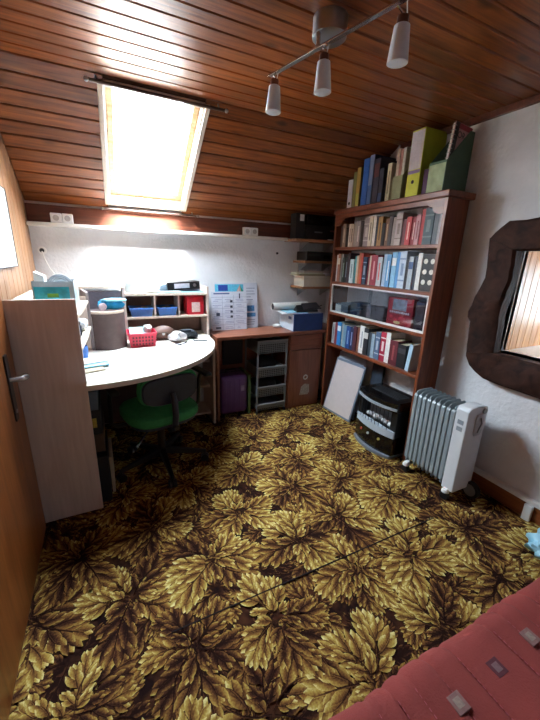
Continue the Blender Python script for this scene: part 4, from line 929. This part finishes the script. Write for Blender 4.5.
tag(build(B((1.052, 2.52, .0085), (1.078, 2.75, .375)), 'green_board', mat('#4c6c3c', .6, .1), None, .002), 'thin green board between suitcase and grey cart', 'board')
tag(build(B((.90, 2.765 - .02, .41), (1.09, 2.773, .68)), 'hanging_pouch', mat('#2c2a30', .8, .1), None, .006), 'dark flat pouch against the panel behind the suitcase', 'pouch')

# posters standing on the brown desk
def lean_poster(name, x0, x1, h, yb, yt, label, zb=D2Z + .0008):
    t = thing(name, label, 'poster', ((x0 + x1) / 2, yb, zb))
    ang = math.atan2(yt - yb, h)
    Mx = Matrix.Translation((x0, yb, zb)) @ Matrix.Rotation(-ang, 4, 'X')
    W = x1 - x0; L_ = h / math.cos(ang)
    o = build(G().box((0, 0, 0), (W, .003, L_)).xf(Mx), 'sheet', mat('#c9cedb', .6, .04, 20), t)
    return t, o, Mx, W, L_
def prints(o, Mx, rects, col, name, d=.0006, var=.15):
    if len(rects) <= 8:
        for a, b, c, e in rects: build(G().box((a, -d, b), (c, 0, e)).xf(Mx), name, mat(col, .6, var, 80), o)
        return
    g = G()
    for a, b, c, e in rects: g.box((a, -d, b), (c, 0, e))
    build(g.xf(Mx), name, mat(col, .6, var, 80), o)['kind'] = 'stuff'
t, o, Mx, W, L_ = lean_poster('wall_chart', .845, 1.235, .395, 2.745, 2.79, 'taller wall chart with blue header leaning on the back wall')
prints(o, Mx, [(0, L_ - .08, .26, L_ - .012)], '#5ab4d0', 'header_band'); prints(o, Mx, [(.03, L_ - .068, .115, L_ - .018)], '#1c3c8c', 'blue_flag', .001)
build(G().prism([(.19, L_ - .08), (.225, L_ - .018), (.262, L_ - .08)], 'y', -.0012, -.0007).xf(Mx), 'mountain_print', mat('#c4a49c', .6, .3, 90), o)
build(G().prism([(.225, L_ - .018), (.262, L_ - .08), (.238, L_ - .08)], 'y', -.0016, -.0013).xf(Mx), 'mountain_shade', mat('#2f8c74', .6, .3, 90), o)
rnd = random.Random(5)
prints(o, Mx, [(.28, .03 + .02 * k, .28 + rnd.uniform(.05, .09), .036 + .02 * k) for k in range(3)] + [(.285, L_ - .05 - .025 * k, .285 + rnd.uniform(.04, .085), L_ - .044 - .025 * k) for k in range(5)], '#7d88a0', 'print_lines')
prints(o, Mx, [(.285, .10, .37, .135), (.29, .15, .36, .20)], '#4a84b8', 'picture_print', var=.4)
t, o, Mx, W, L_ = lean_poster('year_planner', .80, 1.115, .325, 2.715, 2.742, 'white planner chart with ruled grid in front of the taller chart')
prints(o, Mx, [(0, L_ * k / 7 - .001 if k else 0, W, L_ * k / 7 + .001) for k in range(1, 7)] + [(W * .30 - .001, 0, W * .30 + .001, L_ - .03), (W * .62 - .001, 0, W * .62 + .001, L_ - .03)], '#77809a', 'grid_lines')
prints(o, Mx, [(.02, L_ - .022, .16, L_ - .010)], '#5c6890', 'heading', .0009)
prints(o, Mx, [(W * (.03 + .32 * c) + rnd.uniform(0, .02), L_ * r / 7 + .012 + .013 * q, W * (.03 + .32 * c) + rnd.uniform(.04, .085), L_ * r / 7 + .016 + .013 * q) for c in range(3) for r in range(6) for q in range(2)], '#8890b0', 'entry_lines', .0009)
prints(o, Mx, [(W * .52, L_ * f, W * .59, L_ * f + .02) for f in (.32, .45, .58, .72)] + [(W * .12, L_ * .38, W * .22, L_ * .46), (W * .78, L_ * .82, W * .81, L_ * .95), (W * .10, L_ * .05, W * .24, L_ * .085)], '#33384c', 'small_pictures', .0012, .5)

# blue box with papers and roll
bl = thing('blue_box', 'blue cardboard box with white side on the brown desk', 'box', (1.60, 2.6, D2Z))
bo = build(B((1.452, 2.475, D2Z + .0006), (1.755, 2.74, D2Z + .152)), 'box', mat('#1f3f7c', .5, .1), bl, .002)
build(B((1.451, 2.48, D2Z + .005), (1.452, 2.735, D2Z + .147)), 'white_side', mat('#c8d0da', .6, .05), bo)
build(B((1.4502, 2.515, D2Z + .10), (1.451, 2.57, D2Z + .125)), 'side_label', mat('#38507c', .6, .2), bo)
zz = D2Z + .1526
for k, (p, c, lab) in enumerate((([(1.345, 2.49), (1.745, 2.478), (1.75, 2.72), (1.40, 2.73)], '#d4d8de', 'large white sheet lying across the blue box'), ([(1.40, 2.50), (1.60, 2.49), (1.62, 2.68), (1.43, 2.70)], '#8cc0d8', 'light blue sheet on top of the blue box'))):
    tag(build(G().prism(p, 'z', zz, zz + .005), 'paper_sheet', mat(c, .7, .06), None), lab, 'paper'); zz += .0056
rl = thing('paper_roll', 'rolled white paper tube lying behind the sheets on the blue box', 'paper roll', (1.5, 2.69, zz))
build(G().tube([(1.335, 2.67, zz + .033), (1.72, 2.705, zz + .033)], .032, 20, cap=False).tube([(1.336, 2.67, zz + .033), (1.72, 2.705, zz + .033)], .030, 20, cap=False), 'tube', PAPER, rl, smooth=True)
build(G().cyl((1.345, 2.671, zz + .033), (1.347, 2.671, zz + .033), .0298, n=20), 'inside', BLACK, rl)
fz = thing('black_folder', 'black folded folder heap on the papers over the blue box', 'folder', (1.66, 2.56, zz))
build(G().hexa([Vector(p) for p in ((1.49, 2.50, zz + .0005), (1.70, 2.482, zz + .0005), (1.75, 2.62, zz + .0005), (1.53, 2.63, zz + .0005), (1.49, 2.50, zz + .012), (1.70, 2.482, zz + .016), (1.75, 2.62, zz + .055), (1.56, 2.63, zz + .045))]), 'lower_fold', BLACK, fz, .003)
build(G().hexa([Vector(p) for p in ((1.57, 2.50, zz + .018), (1.74, 2.49, zz + .022), (1.76, 2.61, zz + .055), (1.60, 2.615, zz + .05), (1.57, 2.50, zz + .024), (1.74, 2.49, zz + .03), (1.76, 2.61, zz + .07), (1.60, 2.615, zz + .062))]), 'upper_fold', mat('#24242a', .5, .2), fz, .003)
build(G().tube([(1.56, 2.487, zz + .02), (1.61, 2.478, zz + .035), (1.67, 2.476, zz + .04), (1.73, 2.474, zz + .06)], .004), 'strap', DARKG, fz, smooth=True)
blob('white_object', (1.40, 2.69, D2Z + .018), (.04, .03, .017), WHITE, 'small white lump lying on the brown desk near the wall', 'object', 61, .15, flat=.05)

# ================================================================== corner shelves on the right
SHM = wood('#8c5c3c', '#b0845c', (1, 12, 12), .5, 4.0, rnd=.1)
SY0 = 2.585
shz = [(1.513, 'upper', 1.50), (1.335, 'middle', 1.60), (1.112, 'lower', 1.585)]
for z, nm, x0 in shz:
    t = thing('wall_shelf', {'upper': 'topmost short wooden shelf in the corner behind the bookcase', 'middle': 'middle short wooden shelf in the corner behind the bookcase', 'lower': 'lowest short wooden shelf in the corner behind the bookcase'}[nm], 'shelf', (1.76, 2.7, z - .02))
    build(B((x0, SY0, z - .02), (XR - .001, YB - .023 if z > 1.6 else YB - .001, z)), 'shelf_board', SHM, t, .002)
    for x in (1.66, 1.92): build(G().prism([(YB - .001, z - .0205), (SY0 + .05, z - .0205), (YB - .001, z - .10)], 'x', x, x + .006), 'bracket', STEEL, t)
z = 1.5135
e1 = thing('black_equipment_box', 'black electronic box with small white sticker on topmost corner shelf', 'device', (1.54, 2.68, z))
bb1 = build(B((1.50, 2.60, z), (1.585, 2.70, z + .20)), 'case', BLACK, e1, .004)
build(B((1.535, 2.5992, z + .14), (1.575, 2.60, z + .19)), 'sticker', mat('#c8c8ce', .6, .1), bb1)
e2 = thing('printer', 'black printer-like machine filling the topmost corner shelf', 'device', (1.78, 2.68, z))
bb2 = build(B((1.60, 2.605, z), (1.93, 2.72, z + .115)), 'lower_case', BLACK, e2, .005)
build(G().hexa([Vector(p) for p in ((1.60, 2.605, z + .1155), (1.93, 2.605, z + .1155), (1.93, 2.715, z + .1155), (1.60, 2.715, z + .1155), (1.61, 2.615, z + .20), (1.92, 2.615, z + .20), (1.92, 2.66, z + .20), (1.61, 2.66, z + .20))]), 'upper_case', BLACKG, e2, .005)
build(B((1.69, 2.6035, z + .055), (1.77, 2.605, z + .066)), 'slot', GREYP, bb2)
build(B((1.85, 2.6035, z + .07), (1.90, 2.605, z + .085)), 'button_panel', mat('#6c4c54', .4, .3, 60), bb2)
blob('white_scrap', (1.85, 2.593, z + .004), (.03, .008, .004), PAPER, 'small white paper scrap at the front of the topmost corner shelf', 'paper', 71, .2)
z = 1.3355
vc = thing('video_recorder', 'flat black box-shaped recorder on the middle corner shelf', 'device', (1.74, 2.67, z))
vb = build(B((1.62, 2.595, z), (1.93, 2.77, z + .078)), 'case', BLACK, vc, .003)
build(B((1.64, 2.5935, z + .04), (1.76, 2.595, z + .058)), 'slot', DARKG, vb)
build(B((1.80, 2.5935, z + .02), (1.90, 2.595, z + .05)), 'display', BLACKG, vb)
z = 1.1125
wbx = thing('white_box', 'white cardboard box on the lowest corner shelf', 'box', (1.7, 2.66, z))
build(B((1.60, 2.59, z), (1.90, 2.77, z + .075)), 'box', mat('#cfcabc', .6, .05), wbx, .002)
build(B((1.597, 2.587, z + .0755), (1.903, 2.773, z + .094)), 'lid', mat('#d8d4c6', .6, .05), wbx, .002)
zz = z + .0948
for k, (p, c, lab) in enumerate((([(1.55, 2.588), (1.83, 2.60), (1.86, 2.76), (1.55, 2.75)], '#8c8a6c', 'olive folder lying on the white box'), ([(1.57, 2.60), (1.80, 2.588), (1.82, 2.75), (1.56, 2.76)], '#b8bca8', 'pale green papers over the olive folder'), ([(1.60, 2.595), (1.87, 2.592), (1.87, 2.75), (1.62, 2.74)], '#a8a098', 'grey magazine pile topping the papers on white box'))):
    tag(build(G().prism(p, 'z', zz, zz + .013), 'paper_pile', mat(c, .7, .1), None), lab, 'papers'); zz += .0136

# sockets on the ledge, wall socket with cable
def sockets(x, n, w_, h_, label):
    t = thing('socket_box', label, 'socket', (x + n * w_ / 2, 2.735, 1.5205))
    for k in range(n):
        o = build(G().box((x + k * w_ + .001, 2.722, 1.5206), (x + (k + 1) * w_ - .001, 2.765, 1.5206 + h_)), 'socket', WHITE, t, .005)
        xc, zc = x + (k + .5) * w_, 1.5206 + h_ / 2
        build(G().cyl((xc, 2.7216, zc), (xc, 2.723, zc), h_ * .3, n=16), 'socket_face', mat('#b4b0ac', .5), o)
sockets(-.265, 2, .065, .06, 'white double socket box at the left end of the ledge')
sockets(1.08, 2, .065, .062, 'white double socket box on the right part of the ledge')
ws = thing('wall_socket', 'small round white wall socket near the left corner', 'socket', (-.345, YB - .01, 1.33))
build(G().cyl((-.345, YB - .001, 1.345), (-.345, YB - .014, 1.345), .026, n=20), 'plate', WHITE, ws, .002)
build(G().cyl((-.345, YB - .0145, 1.345), (-.345, YB - .016, 1.345), .014, n=16), 'outlet_face', DARKG, ws)
tag(build(G().tube([(-.345, YB - .02, 1.34), (-.335, YB - .022, 1.29), (-.315, YB - .02, 1.23), (-.285, YB - .02, 1.18), (-.25, YB - .02, 1.15), (-.22, YB - .03, 1.128)], .004, 8), 'power_cable', WHITE, None, smooth=True), 'white power cable hanging from the round wall socket', 'cable')
tag(build(G().cyl((1.43, YB - .001, 1.39), (1.43, YB - .012, 1.39), .010, n=10), 'wall_hook', DARKG, None), 'small dark hook in the back wall above the posters', 'hook')

# ================================================================== OFFICE CHAIR
ch = thing('office_chair', 'green upholstered swivel office chair pushed under the white desk', 'office chair', (.245, 2.05, 0), math.radians(14))
GREEN = mat('#3c9a5c', .85, .12, 40, bump=.15, bscale=200); SHELL = mat('#2a3346', .45, .1)
def pad(w_, d, z0, z1, n=28, sq=3.2):
    out = []
    for i in range(n):
        a = 2 * PI * i / n; c, s = math.cos(a), math.sin(a)
        out.append((math.copysign(abs(c) ** (2 / sq), c) * w_ / 2, math.copysign(abs(s) ** (2 / sq), s) * d / 2))
    return out
# local frame: chair faces +y (towards the desk), backrest at -y
g = G(); P = pad(.44, .42, 0, 0); n = len(P)
lv = [(1.0 - .06, .375), (1.0, .39), (1.0, .415), (.97, .43), (.85, .44), (.5, .442)]
vs = [(x * k, y * k, z) for k, z in lv for x, y in P]; fs = [(i * n + j, i * n + (j + 1) % n, (i + 1) * n + (j + 1) % n, (i + 1) * n + j) for i in range(len(lv) - 1) for j in range(n)] + [tuple(range(n))[::-1], tuple(range((len(lv) - 1) * n, len(lv) * n))]
build(g.add(vs, fs), 'seat', GREEN, ch, smooth=True, local=True)
build(G().prism([(x * .93, y * .93) for x, y in P], 'z', .355, .3745), 'seat_pan', SHELL, ch, .004, local=True)
def backpad(d0, d1, w_, h_, zc):
    Q = pad(w_, h_, 0, 0); g = G()
    lv = [(d0, .96), (d0 + (d1 - d0) * .3, 1.0), (d0 + (d1 - d0) * .7, 1.0), (d1, .92)]
    vs = [(x * k, -.195 + d - .25 * (0) + .55 * (x * k) ** 2, zc + y * k) for d, k in lv for x, y in Q]
    fs = [(i * n + j, i * n + (j + 1) % n, (i + 1) * n + (j + 1) % n, (i + 1) * n + j) for i in range(len(lv) - 1) for j in range(n)] + [tuple(range(n))[::-1], tuple(range((len(lv) - 1) * n, len(lv) * n))]
    return g.add(vs, fs)
Rb = Matrix.Translation((0, -.195, .58)) @ Matrix.Rotation(.10, 4, 'X') @ Matrix.Translation((0, .195, -.58))
build(backpad(-.004, .04, .36, .20, .60).xf(Rb), 'backrest_cushion', GREEN, ch, smooth=True, local=True)
build(backpad(-.022, -.0045, .335, .175, .60).xf(Rb), 'backrest_shell', SHELL, ch, smooth=True, local=True)
build(G().tube([(0, -.215, .58), (0, -.245, .53), (0, -.25, .45), (0, -.23, .36), (0, -.17, .325), (0, -.02, .335)], [.016, .018, .018, .018, .018, .018], 10), 'back_support', mat('#232c3e', .35, .08), ch, smooth=True, local=True)
build(G().cyl((0, -.236, .375), (0, -.262, .375), .016, n=12), 'adjust_knob', BLACK, ch, local=True)
build(G().cyl((0, 0, .085), (0, 0, .35), .026, .022), 'gas_column', BLACK, ch, smooth=True, local=True)
build(G().box((-.09, -.09, .33), (.09, .09, .3545)), 'tilt_plate', BLACK, ch, .004, local=True)
build(G().tube([(-.06, -.06, .335), (-.15, -.13, .315), (-.21, -.175, .285)], [.006, .006, .009], 8), 'lever', CHROME, ch, smooth=True, local=True)
for s in (-1, 1):
    build(G().tube([(s * .08, .02, .345), (s * .25, .02, .345), (s * .285, .02, .37), (s * .285, .0, .54), (s * .285, -.03, .60)], .013, 10), 'arm_post', BLACK, ch, smooth=True, local=True)
    build(G().box((s * .285 - .024, -.14, .60), (s * .285 + .024, .10, .622)), 'arm_pad', BLACK, ch, .009, 3, smooth=True, local=True)
for k in range(5):
    a = 2 * PI * k / 5 + .75
    d = Vector((math.cos(a), math.sin(a), 0)); e = Vector((-d.y, d.x, 0))
    p0, p1 = d * .02, d * .285
    lg = build(G().hexa([p0 - e * .022 + Vector((0, 0, .085)), p1 - e * .012 + Vector((0, 0, .062)), p1 + e * .012 + Vector((0, 0, .062)), p0 + e * .022 + Vector((0, 0, .085)), p0 - e * .018 + Vector((0, 0, .125)), p1 - e * .010 + Vector((0, 0, .082)), p1 + e * .010 + Vector((0, 0, .082)), p0 + e * .018 + Vector((0, 0, .125))]), 'base_leg', BLACK, ch, .003, local=True)
    for o_ in (-.013, .013): build(G().cyl(p1 * .97 + e * (o_ - .009) + Vector((0, 0, .0265)), p1 * .97 + e * (o_ + .009) + Vector((0, 0, .0265)), .026, n=14), 'castor', BLACK, lg, local=True)
    build(G().cyl(p1 * .97 + Vector((0, 0, .03)), p1 * .97 + Vector((0, 0, .064)), .007, n=8), 'castor_stem', BLACK, lg, local=True)

# ================================================================== CEILING LAMP
lp = thing('ceiling_lamp', 'three-spot ceiling lamp with steel bar and frosted shades', 'ceiling lamp', (.80, 1.21, ZC))
build(G().lathe([(0, 0), (.052, 0), (.06, .006), (.06, .062), (.0, .062)], (.80, 1.22, ZC - .0625), 28), 'canopy', STEEL, lp, smooth=True)
RA, RB = Vector((.683, 1.452, 2.035)), Vector((.835, .885, 2.035)); dr_ = (RB - RA).normalized()
g = G(); pe = Vector((-dr_.y, dr_.x, 0))
g.hexa([RA - pe * .009 - Vector((0, 0, .003)), RB - pe * .009 - Vector((0, 0, .003)), RB + pe * .009 - Vector((0, 0, .003)), RA + pe * .009 - Vector((0, 0, .003)), RA - pe * .009 + Vector((0, 0, .003)), RB - pe * .009 + Vector((0, 0, .003)), RB + pe * .009 + Vector((0, 0, .003)), RA + pe * .009 + Vector((0, 0, .003))])
build(g, 'bar', CHROME, lp, .001)
mid = RA.lerp(RB, .43); build(G().cyl(mid + Vector((0, 0, .003)), (mid.x, mid.y, ZC - .06), .008), 'stem', CHROME, lp)
COP = mat('#6a4a3e', .3, .1, metal=.8)
for (t_, off, tilt) in ((.025, (.008, -.008, 0), (-.04, 0)), (.46, (.012, .0, 0), (.02, .0)), (.93, (.03, .0, 0), (.02, .05))):
    p = RA.lerp(RB, t_); q = p + Vector(off) + Vector((0, 0, -.018))
    ax = Vector((tilt[0], tilt[1], -1)).normalized()
    Mx = Matrix.Translation(q) @ Vector((0, 0, -1)).rotation_difference(ax).to_matrix().to_4x4()
    sh = build(G().lathe([(.0, -.034), (.0165, -.034), (.0165, -.002), (.012, .0), (0, .0)], (0, 0, 0), 18).xf(Mx), 'socket', COP, lp, smooth=True)
    build(G().tube([p, p.lerp(q, .5) + pe * .008, q], .003, 6), 'wire_arm', CHROME, sh, smooth=True)
    build(G().tube([p + dr_ * .03 + pe * .004, q + dr_ * .012], .0018, 5), 'cord', WHITE, sh)
    build(G().lathe([(.0, -.114), (.027, -.114), (.031, -.112), (.0225, -.024), (.019, -.022), (.0285, -.108), (0, -.109)], (0, 0, 0), 22).xf(Mx), 'shade', FROST, sh, smooth=True)

# ================================================================== SOFA BED
sf = thing('sofa_bed', 'sofa bed with quilted dark red cover in the near right corner', 'sofa', (1.05, -.15, 0))
RED = mat('#84342f', .9, .1, 6, bump=.25, bscale=260)
REDD = mat('#6c2a28', .9, .1, 30)
SXa, SXb, SYa, SYb, ST = .20, 1.955, -.62, .343, .452
build(B((SXa + .03, SYa + .02, .06), (SXb - .02, SYb - .04, .20)), 'base', mat('#3c2620', .7, .1), sf, .004)
for x in (SXa + .08, SXb - .08):
    for y_ in (SYa + .06, SYb - .1): build(G().cyl((x, y_, 0), (x, y_, .0595), .02, n=12), 'foot', BLACK, sf)
rnd = random.Random(17)
def topfn(u, v):
    # unrolled cover: v runs from the front hem, over the rounded edge, back over the seat
    L1 = .20; R_ = .05; La = R_ * PI / 2; D = SYb - SYa - R_
    t = v * (L1 + La + D)
    x = SXa + (SXb - SXa) * u
    puff = .004 * math.sin(x * 19) * math.sin(t * 14 + 1)
    if t < L1: y_, z = SYb, ST - R_ - L1 + t; nn = (0, 1, 0)
    elif t < L1 + La: a = (t - L1) / R_; y_, z = SYb - R_ + R_ * math.cos(a), ST - R_ + R_ * math.sin(a); nn = (0, math.cos(a), math.sin(a))
    else: y_, z = SYb - R_ - (t - L1 - La), ST; nn = (0, 0, 1)
    seam = 0
    for xs in SEAMS: seam += .006 * math.exp(-((x - xs) / .007) ** 2)
    k = puff - seam
    return (x, y_ + nn[1] * k, z + nn[2] * k)
SEAMS = [.42, .472, .522, .592, .662, .80, .86, .92, .99, 1.13, 1.19, 1.25, 1.32, 1.46, 1.52, 1.58, 1.65]
cvr = build(G().grid(topfn, 220, 60), 'quilted_cover', RED, sf, smooth=True)
build(G().box((SXa + .005, SYa + .005, .205), (SXb - .005, SYb - .02, ST - .03)), 'mattress', REDD, sf, .02, 3)
g = G()
for xs in SEAMS:
    for yy in [SYb - .06 - .012 * i for i in range(70)]: g.box((xs - .0008, yy, ST - .0035), (xs + .0008, yy + .007, ST - .0020))
build(g, 'stitching', mat('#a04c56', .9, .05), cvr)['kind'] = 'stuff'
for x, y_, c, c2 in ((.583, .232, '#84605c', '#8c7a70'), (.727, .238, '#54242e', '#74585c'), (.868, .242, '#84605c', '#8c7a70'), (1.02, .236, '#54242e', '#74585c'), (.585, -.1, '#54242e', '#74585c'), (.87, -.1, '#84605c', '#8c7a70'), (1.25, .236, '#84605c', '#8c7a70')):
    t_ = .20 + .05 * PI / 2 + (SYb - .05 - y_); zp = ST + .004 * math.sin(x * 19) * math.sin(t_ * 14 + 1)
    pt = build(B((x - .017, y_ - .017, zp - .006), (x + .017, y_ + .017, zp + .0012)), 'patch', mat(c, .9, .15, 120), cvr, .001)
    build(B((x - .009, y_ - .009, zp + .0012), (x + .009, y_ + .009, zp + .0016)), 'patch_centre', mat(c2, .9, .2, 160), pt)
build(B((SXa, SYa - .16, .07), (SXb, SYa, .80)), 'backrest', RED, sf, .05, 4, smooth=True)
blob('plastic_bag', (1.80, .53, .056), (.11, .09, .055), mat('#9cd0e4', .35, .12, 20), 'crumpled light blue plastic bag on floor beside the sofa', 'bag', 83, .35, flat=.03, nu=26, nv=18)
